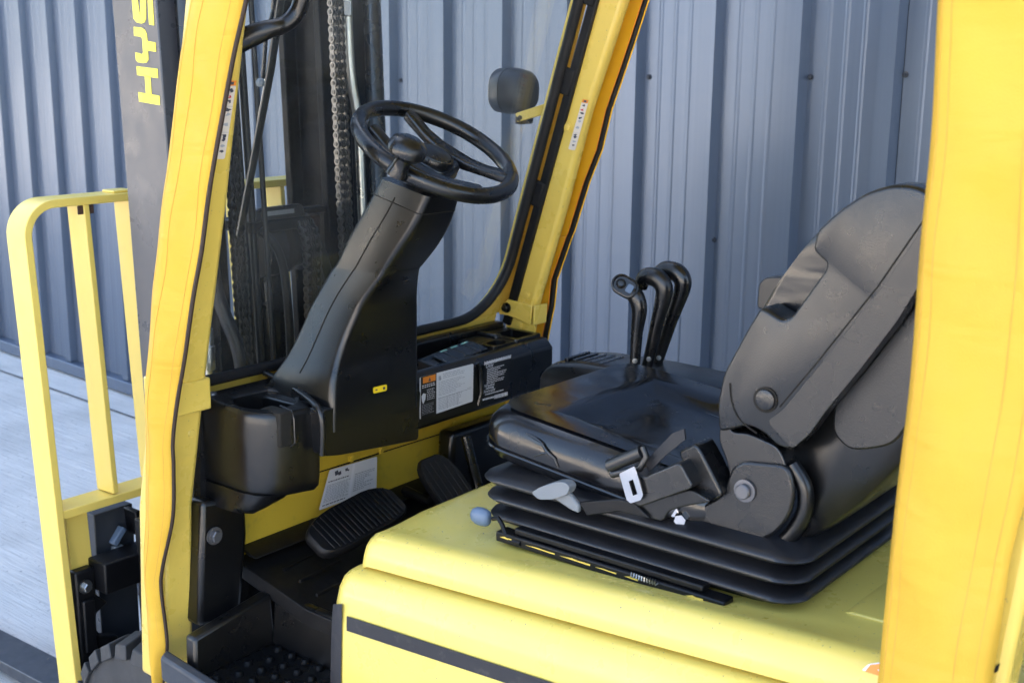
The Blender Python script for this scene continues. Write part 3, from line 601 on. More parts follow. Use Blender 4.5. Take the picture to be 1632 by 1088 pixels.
# black side bracket by the left post
mb = MB(); mb.prism([aY(322, 800, 1.86), aY(392, 790, 1.86), aY(395, 850, 1.86), aY(386, 960, 1.86), aY(386, 985, 1.86), aY(318, 1000, 1.86)], (0, .05, 0)); mb.build('footwell_panel', 'black_plastic', FK, bevel=.01)
bolt(FK, aY(341, 853, 1.857), (0, -1, 0), .012, .012, 'grey_steel')
mb = MB(); mb.bar([aY(322, 640, 1.90), aY(319, 990, 1.90)], .02, .02, (0, 1, 0)); mb.build('edge_trim', 'black_smooth', FK)
def rod_through(name, p, q, r, m): mb = MB(); mb.tube([p, q], r, 10); return mb.build(name, m, FK)
# pedals
def pedal(name, c, ux, uy, hw, hh, nr, across):
    ux, uy = Vector(ux).normalized(), Vector(uy).normalized(); nn = ux.cross(uy)
    if nn.z < 0: nn = -nn
    root = empty(name, c, FK); mb = MB(); n = 14
    out = [(a*hw, b*hh) for a, b in [(x/1., y/1.) for x, y in rrect(0, 0, 1, 1, .62, 5)]]
    def dome(u, v): return -.10*(u*u)/hw if hw > .1 else -.10*(v*v)/hh*.6
    mb.loft([[c+ux*u*s+uy*v*s+nn*(h+dome(u, v)) for u, v in out] for h, s in ((-.016, .97), (-.004, 1), (.004, .985), (.008, .95))]); mb.build('pad', 'rubber', root, bevel=0)
    for i in range(nr):
        t = -.80+1.6*i/(nr-1); mb = MB()
        if across: ln = hh*.84*(1-.8*max(0, abs(t)-.5)**1.3); a, b = (t*hw, -ln), (t*hw, ln)
        else: a, b = (-hw*.8, t*hh), (hw*.8, t*hh)
        mb.bar([c+ux*a[0]+uy*a[1]+nn*(.009+dome(*a)), c+ux*b[0]+uy*b[1]+nn*(.009+dome(*b))], .003, .005, nn); mb.build('grip_rib', 'rubber', root, bevel=.001)
    mb = MB(); mb.tube([c-nn*.012+uy*hh*.2, c-nn*.05+V(0, .06, .0)-uy*.02, c-nn*.06+V(0, .12, 0)], .011, 10); mb.build('pedal_arm', 'black_steel', root)
pc = lerp(aY(512, 850, 1.72), aY(645, 805, 1.72), .5)
pedal('brake_pedal', V(pc.x, 1.735, pc.z), (1, 0, .12), (-.05, .86, .5), .124, .050, 17, True)
pc = aY(722, 785, 1.70)
pedal('accelerator_pedal', V(pc.x, 1.70, pc.z), (1, -.25, .18), (-.10, .66, .75), .044, .098, 6, True)
for ch in []: pass
mb = MB(); mb.prism([aY(722, 690, 1.84), aY(830, 655, 1.84), aY(850, 720, 1.84), aY(820, 830, 1.84), aY(755, 830, 1.84), aY(720, 740, 1.84)], (0, .05, 0)); mb.build('pedal_housing', 'black_plastic', FK, bevel=.012)
mb = MB(); mb.tube([aY(742, 695, 1.79), aY(768, 800, 1.74)], .012, 10); mb.build('pedal_lever', 'black_smooth', FK)
# ---------------- dashboard cowl
dash = empty('dashboard', V(1.85, 1.75, .95), FK)
BP = 'black_plastic'
# cup holder pod at the left: rounded plan, open cup bore with a slot
PT = 1.0
pl0 = catmull([V(1.408, 1.905, 0), V(1.407, 1.80, 0), V(1.412, 1.755, 0), V(1.432, 1.724, 0), V(1.468, 1.709, 0), V(1.51, 1.703, 0), V(1.538, 1.702, 0), V(1.5385, 1.75, 0), V(1.60, 1.87, 0), V(1.60, 1.905, 0)], 5); nP = len(pl0)
pcx, pcy = 1.49, 1.81; cupc = (1.488, 1.80); cr = .060
rings = []
for z, k in ((.835, .10), (.845, .03), (.865, .01), (.90, 0), (PT-.022, 0), (PT-.010, .012), (PT-.003, .035), (PT, .075)):
    rings.append([V(lerp(p.x, pcx, k), lerp(p.y, pcy, k), z+(.06*(p.y-1.70) if z > .95 else .05*(1.47-p.x)*(z < .88))) for p in pl0])
mb = MB(); mb.loft(rings, caps=False); topring = rings[-1]
def hole_ring(r, dz):
    out = []
    for p in topring:
        a = math.atan2(p.y-cupc[1], p.x-cupc[0]); x, y = cupc[0]+r*math.cos(a), cupc[1]+r*math.sin(a); out.append(V(x, y, PT+.06*(y-1.70)+dz))
    return out
mb.loft([topring, hole_ring(cr+.006, .001), hole_ring(cr, -.003), hole_ring(cr-.004, -.09)], caps=False)
mb.add(hole_ring(cr-.004, -.09), [tuple(range(nP))]); mb.add(rings[0], [tuple(range(nP))])
mb.build('cup_holder_pod', BP, dash, ang=38)
mb = MB(); mb.box(1.446, 1.478, 1.708, 1.765, .935, 1.0035); mb.build('cup_slot', 'shadow_gap', dash, bevel=.004)  # black box let into the pod, its colour stands for shade inside the slot
mb = MB(); mb.tube([V(1.481, 1.745, 1.0035), V(1.481, 1.714, 1.0), V(1.481, 1.7075, .985), V(1.481, 1.707, .938), V(1.470, 1.708, .932)], .003, 8); mb.build('slot_lip', BP, dash)
mb = MB(); mb.lathe(V(1.43, 1.885, 1.012), (0, 0, 1), [(.010, 0), (.009, .004), (.004, .005)], 10); mb.build('pod_screw', 'grey_steel', dash)
mb = MB(); rings = []
for z, x1, yb in ((.842, 1.50, 1.725), (.825, 1.485, 1.735), (.808, 1.455, 1.755), (.795, 1.44, 1.775)):
    rings.append([V(1.408, 1.90, z), V(1.409, yb+.05, z), V(1.415, yb+.02, z), V(1.43, yb, z), V(x1-.01, yb, z), V(x1, yb+.01, z), V(x1+.003, 1.90, z)])
mb.loft(rings); mb.build('pod_skirt', BP, dash, ang=60)
# centre panel below the column
mb = MB(); mb.prism(fillet([V(1.518, 1.670, 1.0), V(1.520, 1.670, .910), V(1.56, 1.670, .902), V(1.782, 1.670, .880), V(1.790, 1.670, .985), V(1.60, 1.670, 1.0)], .008, 3), (0, .22, 0)); mb.build('centre_panel', BP, dash, bevel=.012, seg=3)
mb = MB(); mb.tube(catmull([V(1.519, 1.674, .912), V(1.519, 1.671, .96), V(1.519, 1.675, .992), V(1.524, 1.695, 1.006), V(1.545, 1.76, 1.014), V(1.562, 1.83, 1.02), V(1.575, 1.90, 1.024)], 4), .0065, 10); mb.build('panel_ridge', BP, dash)
# right box: open tray on top, switch panel, two wells
BXL, BXR, BY0, BY1, BZ0, BZ1 = 1.846, 2.352, 1.752, 1.935, .862, .985
bx = MB()
bx.prism([V(BXL, y, z) for y, z in ((BY0+.006, BZ0), (BY0, BZ0+.006), (BY0, BZ1-.02), (BY0+.02, BZ1), (BY0+.034, BZ1+.002), (BY0+.034, BZ0))], (BXR-BXL, 0, 0)); bx.build('box_front', BP, dash, bevel=.005)
def rim(x0, x1, y0, y1, z=.002): 
    b = MB(); b.box(x0, x1, y0, y1, BZ0+.03, BZ1+z+.02*(y0 > 1.86)); return b
rim(BXL, 2.02, BY0+.0345, 1.80, -.028).build('tray_floor', BP, dash, bevel=.004)
b = MB(); b.box(BXL, 2.24, 1.8005, 1.905, BZ0+.03, .925); b.build('tray_floor', 'black_smooth', dash)
b = MB(); b.box(BXL, BXR, 1.9055, BY1, BZ0+.03, BZ1+.022); b.build('tray_back_rim', BP, dash, bevel=.006)
b = MB(); b.box(2.2405, 2.262, 1.8405, 1.905, BZ0+.03, BZ1+.014); b.build('tray_end_rim', BP, dash, bevel=.005)
# sloping switch panel
sp = [V(1.995, 1.788, BZ1-.016), V(2.165, 1.788, BZ1-.004), V(2.165, 1.865, BZ1+.012), V(1.985, 1.865, BZ1-.002)]
b = MB(); b.prism(sp, (0, 0, -.05)); swp = b.build('switch_panel', 'seat_shell', dash, bevel=.004)
for i in range(4):
    u0, u1 = .16+.205*i, .16+.205*i+.19
    q = [lerp(lerp(sp[0], sp[1], u), lerp(sp[3], sp[2], u), v)+V(0, 0, .0015) for u, v in ((u0, .12), (u1, .12), (u1, .78), (u0, .78))]
    b = MB(); b.prism(q, (0, 0, .004)); b.build('rocker_switch', 'black_smooth', dash, bevel=.0015)
    if i: 
        q = [lerp(lerp(sp[0], sp[1], u), lerp(sp[3], sp[2], u), v)+V(0, 0, .0008) for u, v in ((u0+.03, .85), (u1-.04, .85), (u1-.04, .92), (u0+.03, .92))]
        b = MB(); b.prism(q, (0, 0, .001)); b.build('switch_icon', 'green_mark', dash, smooth=False)
# right end deck with oval well and square well (frames around openings)
def well(plan_in, plan_out, ztop, depth, name):
    b = MB(); n = len(plan_in)
    b.loft([[V(x, y, BZ0+.03) for x, y in plan_out], [V(x, y, ztop-.004) for x, y in plan_out], [V(lerp(x, X, .06), lerp(y, Y, .06), ztop) for (x, y), (X, Y) in zip(plan_out, plan_in)], [V(x, y, ztop) for x, y in plan_in], [V(x, y, ztop-depth) for x, y in plan_in]], caps=False)
    b.add([V(x, y, ztop-depth) for x, y in plan_in], [tuple(range(n))]); b.build(name, BP, dash, ang=40)
well(rrect(2.205, 1.812, .028, .020, .0195, 4), rrect(2.2075, 1.8125, .0415, .026, .002, 4), BZ1+.006, .08, 'oval_well')
well(rrect(2.302, 1.835, .034, .036, .006, 4), rrect(2.3005, 1.8455, .0505, .0585, .008, 4), BZ1+.008, .07, 'square_well')
b = MB(); b.box(2.2625, 2.352, 1.9045, 1.9052, .9, BZ1+.01); b.build('deck_filler', BP, dash)
b = MB(); b.box(2.2625, 2.352, 1.8455+.059, 1.905, BZ0+.03, BZ1+.012) if 0 else b.box(2.166, 2.2395, 1.839, 1.9, BZ0+.03, BZ1+.006); b.build('deck_panel', BP, dash, bevel=.004)
b = MB(); b.tube([V(1.86, 1.80, .97), V(1.99, 1.80, .965)], .0045, 8); b.build('tray_rail', BP, dash)
# vertical door edge between the label and the blank cover
b = MB(); b.tube([aY(760, 578, 1.751), aY(766, 590, 1.748), aY(767, 625, 1.748), aY(762, 645, 1.751)], .005, 8); b.build('cover_edge', 'black_smooth', dash)
# labels on the box
its = [(1, .02, .30, 0, 1), (2, .055, .285, .02, .17), (3, [(.155, .15), (.20, .15), (.178, .05)]), (4, [(.03, .46), (.06, .40), (.11, .43), (.10, .56), (.06, .66), (.04, .58)])]
its += textlines(4, .04, .28, .21, .3, 2, .5, .1)+textlines(4, .13, .28, .34, .62, 6, .4, .3)+textlines(5, .04, .28, .68, .94, 7, .4, .3)
its += [(5, .34, .38, .09, .2)]+textlines(5, .42, .85, .06, .2, 3, .35, .3)+textlines(5, .34, .92, .24, .60, 9, .32, .5)+textlines(5, .34, .8, .64, .95, 8, .35, .2)
its += [(3, .33, .97, .635, .64), (3, .50, .504, .64, .96), (3, .70, .704, .64, .96), (3, .88, .96, .60, .605), (3, .345, .365, .09, .13), (3, .365, .385, .14, .19)]
decal('data_label', aY(668, 601, 1.7515), aY(754, 579, 1.7515), aY(753, 639, 1.7515), aY(668, 668, 1.7515), its, ['label_white', 'label_black', 'label_orange', 'ink', 'label_text', 'ink_pale'], dash)
def box_uv(px, py): return aY(px, py, 1.7508)
tl, tr, br, bl = box_uv(771, 576), box_uv(816, 564), box_uv(812, 630), box_uv(768, 642)
rnd = random.Random(11)
its = [(1, u/24., u/24.+.030, .0+.012*(u % 2), .085) for u in range(0, 23)]+[(1, 0, .95, .03, .055)]
its += textlines(1, .12, .88, .20, .58, 9, .38, .5, rnd)+textlines(1, .10, .42, .66, .70, 1, .7, .1, rnd)+textlines(1, .08, .78, .80, .84, 1, .6, .05, rnd)+textlines(1, 0, .40, .90, .96, 1, .7, .02, rnd)+[(1, .42+u*.055, .42+u*.055+.04, .885, .975) for u in range(9)]
dl = decal('printed_notice', tl, tr, br, bl, its, ['label_black', 'label_text'], dash)
ux = (tr-tl).normalized(); uy = (tl-bl).normalized(); nn = V(0, -1, 0)
for t_, u, v, s in (('Daily', .06, .165, .013), ('Weekly', .03, .645, .012), ('Annually', .02, .775, .012)):
    word(t_, s, lerp(lerp(tl, tr, u), lerp(bl, br, u), v), ux, uy, nn, 'label_text', 'notice_word', dash)
decal('yellow_label', aY(594, 617, 1.662), aY(616, 612, 1.662), aY(616, 622, 1.662), aY(594, 627, 1.662), [(1, .15, .3, .4, .6), (1, .7, .85, .3, .7)], ['label_yellow', 'ink'], dash)
# ---------------- steering column
col = empty('steering_column', V(1.70, 1.65, 1.2), FK)
secs = [  # (y_rear, y_front, x_left, x_right, z_rear, z_front)
    (1.502, 1.628, 1.635, 1.727, 1.405, 1.432), (1.530, 1.655, 1.628, 1.735, 1.352, 1.385), (1.565, 1.70, 1.622, 1.740, 1.305, 1.32), (1.598, 1.735, 1.618, 1.730, 1.262, 1.262), (1.606, 1.748, 1.6165, 1.727, 1.250, 1.248)]
for (rx, ry), XL, yf, zf, XR in (((578, 483), 1.606, 1.765, 1.215, 1.738), ((562, 515), 1.594, 1.785, 1.175, 1.742), ((548, 547), 1.580, 1.80, 1.13, 1.750), ((537, 580), 1.564, 1.82, 1.08, 1.762), ((531, 610), 1.550, 1.85, 1.035, 1.775), ((530, 650), 1.542, 1.88, .99, 1.783), ((530, 690), 1.540, 1.90, .945, 1.784)):
    p = aX(rx, ry, XL); secs.append((p.y, yf, XL, aY(669, ry+8, p.y).x, p.z, zf))
rings = []
for yr, yf, xl, xr, zr, zf in secs:
    base = [(0, 0), (.5, -.02), (1, 0), (1, .5), (1, 1), (.5, 1), (0, 1), (-.02, .5)]
    q = fillet([V(lerp(xl, xr, u), lerp(yr, yf, v), lerp(zr, zf, v)) for u, v in ((0, 0), (1, 0), (1, 1), (0, 1))], .015, 5); rings.append(q)
rings2 = []
for i in range(len(rings[0])): pass
smooth_rings = []
n = len(rings[0])
cols = [catmull([r[i] for r in rings], 4) for i in range(n)]
smooth_rings = [[cols[i][k] for i in range(n)] for k in range(len(cols[0]))]
mb = MB(); mb.loft(smooth_rings); mb.build('column_shroud', BP, col, ang=60)
# seam lines on the shroud
mb = MB(); mb.tube([lerp(r_[-1], r_[0], .42)+V(-.0004, 0, 0) for r_ in smooth_rings[2:36]], .0012, 6); mb.build('shroud_seam', 'shadow_gap', col)
mb = MB(); r_ = [lerp(a, b, .62) for a, b in zip(rings[0], rings[1])]; cc = sum(r_, V(0, 0, 0))/len(r_); mb.tube([cc+(p-cc)*1.004 for p in r_], .0012, 6, closed=True); mb.build('shroud_seam', 'shadow_gap', col)
# ---------------- steering wheel
swc = aX(695, 240, 1.70); tau = R(29); wn_ = V(0, -math.sin(tau), math.cos(tau)); we1 = V(1, 0, 0); we2 = wn_.cross(we1)
def sw(r, a, h=0): return swc+(we1*math.cos(a)+we2*math.sin(a))*r+wn_*h
st = empty('steering_wheel', swc, FK); RS = .150
mb = MB(); mb.tube([sw(RS, 2*math.pi*i/64) for i in range(64)], .0150, 14, closed=True, up=wn_); mb.build('wheel_rim', 'black_smooth', st)
def wheel_point(px, py, h=0):
    v = ray(px, py); o = V(0, 0, CAM_H); t = (swc+wn_*h-o).dot(wn_)/v.dot(wn_); return o+v*t
for (xa, ya), (xb, yb) in (((594, 207), (750, 301)), ((652, 184), (806, 280))):
    A_, B_ = wheel_point(xa, ya), wheel_point(xb, yb); dr = (B_-A_).normalized(); sd_ = wn_.cross(dr); mb = MB(); rings = []
    for t_, hh, wv, th in ((-.01, .0, .013, .010), (.06, -.004, .015, .010), (.2, -.015, .015, .009), (.35, -.022, .017, .010), (.5, -.024, .019, .011), (.65, -.022, .017, .010), (.8, -.015, .015, .009), (.94, -.006, .017, .010), (1.03, .0, .019, .010), (1.07, .002, .016, .008)):
        p = lerp(A_, B_, t_)+wn_*hh; rings.append([p+sd_*u+wn_*v for u, v in rrect(0, 0, wv, th, th*.7, 3)])
    mb.loft(rings); mb.build('spoke', 'black_smooth', st, ang=60)
mb = MB(); hc = [(-.045, -.04), (.045, -.04), (.045, .04), (-.045, .04)]
Bd = (wheel_point(750, 301)-wheel_point(594, 207)).normalized(); Bs = wn_.cross(Bd)
mb.loft([[swc+wn_*h+Bd*(u*f)+Bs*(v*f) for u, v in rrect(0, 0, .046, .046, .02, 4)] for h, f in ((-.05, .85), (-.04, 1), (-.022, 1), (-.016, .92))]); mb.build('hub_block', 'black_smooth', st, ang=50)
mb = MB(); mb.lathe(sw(0, 0), wn_, [(.03, -.075), (.036, -.045), (.040, -.02), (.040, -.012), (.037, -.006), (.035, -.0055), (.034, -.008), (.032, -.005), (.012, -.001), (.001, 0)], 32); mb.build('wheel_hub', 'black_plastic', st)
mb = MB(); mb.lathe(sw(0, 0, -.13), wn_, [(.042, -.03), (.040, .06), (.034, .07)], 24); mb.build('column_collar', BP, st)
v = ray(634, 275); o = V(0, 0, CAM_H); t = (swc+wn_*.008-o).dot(wn_)/v.dot(wn_); kb = o+v*t
mb = MB(); mb.lathe(kb, wn_, [(.020, -.004), (.0195, .004), (.016, .012), (.0155, .026), (.018, .031), (.028, .035), (.0345, .042), (.035, .049), (.031, .059), (.020, .066), (.004, .068)], 28); mb.build('spinner_knob', 'black_smooth', st)
# ---------------- grab handle, wiper, lamp
mb = MB(); mb.tube(catmull([V(1.345, 1.69, 1.665), aY(425, 48, 1.64), aY(452, 40, 1.63), aY(472, 22, 1.62), aY(482, -10, 1.61), aY(488, -80, 1.60)], 6), [.022, .021, .020, .019, .018, .017, .016]+[.0145]*24, 14); gh = mb.build('grab_handle', 'black_smooth', FK)
wp_ = empty('windscreen_wiper', aW(430, 150, .03), FK)
mb = MB(); mb.tube([aW(440, -20, .035), aW(436, 15, .035)], .0055, 8); mb.tube([aW(436, 15, .035), aW(424, 60, .035), aW(419, 125, .035)], .004, 8); mb.build('wiper_arm', 'black_smooth', wp_)
mb = MB(); mb.tube([aW(452, -30, .02), aW(432, 110, .02), aW(382, 375, .02)], .0085, 8, sq=(1, .55)); mb.build('wiper_blade', 'black_plastic', wp_)
mb = MB(); mb.tube([aW(447, -30, .03), aW(427, 110, .03), aW(384, 350, .03)], .0028, 8); mb.build('blade_spine', 'zinc', wp_)
mb = MB(); mb.lathe(aW(415, 132, .02), (-.6, -.8, 0), [(.007, 0), (.009, .004), (.004, .008)], 7); mb.build('wiper_clip', 'grey_plastic', wp_)
lc = V(2.438, 1.95, 1.571)
lampo = empty('work_lamp', lc, FK)
ld = V(.10, 1, .02).normalized(); lu = V(0, 0, 1); lr = ld.cross(lu).normalized(); lu = lr.cross(ld)
mb = MB(); rings = []
for d, hx, hz in ((-.055, .022, .024), (-.05, .036, .040), (-.035, .047, .050), (.0, .054, .056), (.004, .054, .056)): rings.append([lc+ld*d+lr*x+lu*z for x, z in rrect(0, 0, hx, hz, min(hx, hz)*.8, 6)])
mb.loft(rings); mb.build('lamp_housing', 'lamp_back', lampo, ang=50)
mb = MB(); mb.loft([[lc+ld*d+lr*x+lu*z for x, z in rrect(0, 0, hx, hz, min(hx, hz)*.8, 6)] for d, hx, hz in ((.006, .0545, .0565), (.04, .052, .054), (.046, .046, .048))]); mb.build('lamp_bezel', 'lamp_back', lampo, ang=50)
mb = MB(); mb.loft([[lc+ld*d+lr*x+lu*z for x, z in rrect(0, 0, .044, .046, .03, 5)] for d in (.0465, .049)]); mb.build('lamp_lens', 'label_cream', lampo)
pb = aY(828, 187, 1.93); mb = MB(); q0, q1, q2, q3 = aY(821, 181, 1.875), aY(866, 166, 1.83), aY(863, 184, 1.83), aY(824, 195, 1.875); mb.prism([q0, q1, q2, q3], (.01, .004, 0)); mb.build('lamp_bracket', 'yellow_paint', lampo, bevel=.002)
bolt(lampo, aY(827.5, 187.5, 1.872), (-.5, -.85, 0), .006, .008, 'lamp_back')
mb = MB(); mb.box(lc.x-.02, lc.x+.03, lc.y-.04, lc.y-.015, lc.z-.08, lc.z-.045); mb.build('lamp_foot', 'black_smooth', lampo, bevel=.006)
# ---------------- operator seat
XS = 1.56                                        # outer left face of the seat metalwork
seat = empty('operator_seat', V(1.77, 1.05, .87), FK)
for x0 in (1.505, 1.90):
    zr = .858; mb = MB(); mb.box(x0, x0+.03, .80, 1.235, zr, zr+.018); mb.build('slide_rail', 'black_steel', seat, bevel=.003)
    mb = MB(); mb.box(x0+.006, x0+.03, .84, 1.20, zr+.0185, zr+.03); mb.build('slide_runner', 'black_steel', seat, bevel=.003)
for ya, yb, h0 in ((1.225, 1.20, .003), (1.17, 1.11, .0016), (1.10, 1.04, .0024), (1.03, .99, .0015), (.975, .95, .002), (.865, .835, .004)):
    mb = MB(); mb.prism([V(1.5048, ya, .868), V(1.5048, lerp(ya, yb, .4), .868+h0), V(1.5048, lerp(ya, yb, .6), .868+h0*.6), V(1.5048, yb, .868+h0*.8), V(1.5048, yb, .867)], (-.0008, 0, 0)); mb.build('paint_worn_edge', 'yellow_paint', seat)
mb = MB(); mb.tube([V(1.50+.004*math.cos(i*1.6), .96-.0012*i, .876+.004*math.sin(i*1.6)) for i in range(40)], .0011, 5); mb.build('slide_spring', 'zinc', seat)
# bellows: three lobes
bcx, bcy, bhx, bhy = 1.748, .995, .214, .292
mb = MB(); rings = []
z = .864
prof_b = [(-.03, 0)]
for i in range(3):
    gx = .004*i
    for hh, ins in ((0, -.028), (.006, -.010), (.0105, .001), (.015, .005), (.0195, .002), (.025, -.010), (.031, -.028)): prof_b.append((ins+gx, .008+i*.033+hh))
prof_b.append((-.05, .112))
for ins, h in prof_b: rings.append([V(x, y, z+h) for x, y in rrect(bcx, bcy, bhx+ins, bhy+ins, .05, 6)])
mb.loft(rings); mb.build('suspension_bellows', 'bellows', seat, ang=80)
mb = MB(); mb.box(1.57, 1.94, .76, 1.24, .864, .875); mb.build('bellows_base', 'black_steel', seat, bevel=.004)
# cushion
def cushion():
    cx, cy, hx, hy = 1.778, 1.08, .232, .246; tilt = R(6)
    mb = MB(); rings = []
    def T(x, y, z):                               # tilt back about the cushion rear
        dy = y-.85; dz = z-.965; return V(x, .85+dy*math.cos(tilt)-dz*math.sin(tilt)*.6, .965+dz*math.cos(tilt)+dy*math.sin(tilt))
    def plan(s, r): return rrect(cx, cy, hx*s, hy*s, r, 10)
    N = 10
    for h, ins in ((-.036, .05), (-.034, .028), (-.024, .010), (-.005, .002), (.015, 0), (.032, .003), (.046, .012), (.056, .026), (.061, .042)): rings.append([T(x, y, .965+h) for x, y in rrect(cx, cy, hx-ins, hy-ins, .07-ins*.5, N)])
    for s in (.88, .82, .76, .70, .64, .58, .52, .46, .38, .28, .16, .05):
        out = []
        for x, y in rrect(cx, cy, hx*s, hy*s, max(.004, .055*s), N):
            u, v = (x-cx)/hx, (y-cy)/hy; side = max(0, min(1, (abs(u)-.48)/.22)); fr = max(0, min(1, (v-.30)/.22)); e = max(side, fr); e = e*e*(3-2*e)
            out.append(T(x, y, .965+.039+.023*e+.003*math.sin(40*x)*math.sin(31*y)*.4))
        rings.append(out)
    mb.loft(rings); co = mb.build('seat_cushion', 'seat_vinyl', seat, ang=80)
    def zt(u, v):
        side = max(0, min(1, (abs(u)-.48)/.22)); fr = max(0, min(1, (v-.30)/.22)); e = max(side, fr); e = e*e*(3-2*e); return .965+.039+.023*e
    for u0, v1, sc_r in ((.50, .33, .0022),):
        pts = [(-u0, -.9), (-u0, -.4), (-u0, v1-.12), (-u0+.04, v1-.03), (-u0+.12, v1), (0, v1+.02), (u0-.12, v1), (u0-.04, v1-.03), (u0, v1-.12), (u0, -.4), (u0, -.9)]
        pts = catmull([V(a, b_, 0) for a, b_ in pts], 4); mp_ = MB(); mp_.tube([T(cx+p.x*hx, cy+p.y*hy, zt(p.x, p.y)+.0006) for p in pts], sc_r, 6); mp_.build('cushion_piping', 'seat_vinyl', seat)
    pts = rrect(cx, cy, hx+.0005, hy+.0005, .07, 8); mp_ = MB(); mp_.tube([T(x, y, .965-.006) for x, y in pts], .003, 6, closed=True); mp_.build('cushion_welt', 'seat_vinyl', seat)
    return co
cushion()
mb = MB(); mb.box(1.60, 1.97, .86, 1.26, .945, .962); mb.build('seat_pan', 'black_steel', seat, bevel=.006)
# torn patch on the cushion's front corner
mb = MB(); mb.tube([aX(838, 690, 1.548), aX(852, 697, 1.546), aX(862, 704, 1.545), aX(872, 720, 1.5445), aX(884, 730, 1.5445), aX(890, 745, 1.546)], [.001, .003, .0015, .0035, .002, .001], 6); mb.tube([aX(852, 727, 1.545), aX(866, 722, 1.5442), aX(876, 724, 1.5445)], [.001, .0025, .001], 6); mb.build('torn_flap', 'seat_shell', seat)
# backrest: side cheeks with a notch, core, rear shell, pad
cheek = [(1150, 688), (1148, 640), (1158, 592), (1196, 522), (1218, 486), (1236, 497), (1252, 507), (1266, 503), (1320, 428), (1322, 418), (1310, 408), (1300, 397), (1306, 366), (1344, 332), (1384, 306), (1425, 293), (1466, 295), (1500, 315), (1500, 398), (1478, 440), (1430, 512), (1370, 590), (1316, 655), (1284, 700), (1262, 716), (1240, 706), (1225, 690), (1200, 676)]
chp = [aX(x, y, XS+.012) for x, y in cheek]
chp = fillet(chp, .014, 4)
def shift(pts, dx): return [p+V(dx, 0, 0) for p in pts]
cen = sum(chp, V(0, 0, 0))/len(chp)
def scaled(pts, f, x): return [V(x, cen.y+(p.y-cen.y)*f, cen.z+(p.z-cen.z)*f) for p in pts]
def inset_ring(pts, d, x):                      # offset a side outline inwards, in the y-z plane
    n = len(pts); out = []
    area = sum(pts[i].y*pts[(i+1) % n].z-pts[(i+1) % n].y*pts[i].z for i in range(n)); sg = 1 if area > 0 else -1
    for i in range(n):
        a, b = pts[i-1], pts[(i+1) % n]; t = V(0, b.y-a.y, b.z-a.z).normalized(); nr = V(0, -t.z, t.y)*sg
        out.append(V(x, pts[i].y+nr.y*d, pts[i].z+nr.z*d))
    return out
for x0, sgn in ((XS, 1), (2.005, -1)):
    mb = MB(); mb.loft([inset_ring(chp, d, x0+sgn*t) for d, t in ((.0058, 0), (.0036, .0008), (.0018, .0030), (.0005, .0065), (0, .012), (0, .050), (.002, .057), (.005, .060))]); mb.build('backrest_cheek', 'seat_shell', seat, ang=70)
core = [(1165, 640), (1172, 580), (1205, 520), (1240, 455), (1290, 388), (1330, 346), (1372, 318), (1420, 298), (1470, 300), (1520, 330), (1520, 400), (1400, 580), (1290, 700), (1200, 690)]
cop = fillet([aX(x, y, 1.635) for x, y in core], .03, 4); ccen = sum(cop, V(0, 0, 0))/len(cop)
mb = MB(); rings = []
for x, f in ((1.618, .965), (1.622, .985), (1.632, .998), (1.65, 1.0), (1.72, .985), (1.78, .975), (1.85, .985), (1.91, 1.0), (1.935, .99), (1.943, .965)): rings.append([V(x, ccen.y+(p.y-ccen.y)*f, ccen.z+(p.z-ccen.z)*f) for p in cop])
mb.loft(rings); mb.build('backrest_cushion', 'seat_vinyl', seat, ang=70)
mb = MB(); sm = [aX(x, y, XS-.0005) for x, y in ((1243, 648), (1300, 580), (1400, 455), (1474, 348), (1500, 312))]; mb.tube(sm, .0012, 6); mb.build('cheek_seam', 'shadow_gap', seat)
mb = MB(); sm = [aX(x, y, XS-.0005) for x, y in ((1163, 610), (1166, 640), (1178, 668), (1206, 690))]; mb.tube(catmull(sm), .0012, 6); mb.build('cheek_seam', 'shadow_gap', seat)
c = aX(1220, 637, XS-.001); mb = MB(); mb.lathe(c, (-1, 0, 0), [(.019, 0), (.019, .0012)], 24); mb.build('pivot_recess', 'shadow_gap', seat)
mb = MB(); mb.lathe(c+V(-.001, -.001, .001), (-1, 0, 0), [(.015, 0), (.0145, .004), (.011, .0055), (.001, .006)], 24); mb.build('pivot_cap', 'seat_shell', seat)
# inner strip of the cheek (rear half stands slightly proud)
rear = [aX(x, y, XS-.0015) for x, y in ((1222, 672), (1250, 650), (1320, 565), (1410, 452), (1478, 352), (1500, 325), (1500, 398), (1430, 512), (1370, 590), (1316, 655), (1290, 692), (1262, 716))]
mb = MB(); mb.prism(fillet(rear, .008, 3), (.03, 0, 0)); mb.build('cheek_rear_cover', 'seat_shell', seat, bevel=.006, seg=3)
# rear lower shell
shell = [(1240, 715), (1290, 690), (1380, 590), (1470, 470), (1520, 420), (1530, 640), (1440, 742), (1380, 800), (1310, 850), (1266, 862), (1262, 840), (1285, 790), (1275, 745)]
shp = fillet([aX(x, y, 1.62) for x, y in shell], .02, 4); sc_ = sum(shp, V(0, 0, 0))/len(shp)
mb = MB(); mb.loft([[V(x, sc_.y+(p.y-sc_.y)*f, sc_.z+(p.z-sc_.z)*f) for p in shp] for x, f in ((1.60, .93), (1.605, .97), (1.62, 1.0), (1.66, 1.02), (1.90, 1.02), (1.95, .98), (1.965, .9))]); mb.build('backrest_shell', 'black_plastic', seat, ang=70)
pad = [(1326, 690), (1328, 640), (1372, 596), (1440, 508), (1500, 430), (1505, 600), (1425, 708), (1390, 716), (1352, 718)]
mb = MB(); mb.prism(fillet([aX(x, y, 1.597) for x, y in pad], .018, 4), (.01, 0, 0)); mb.build('backrest_pad', 'seat_shell', seat, bevel=.004)
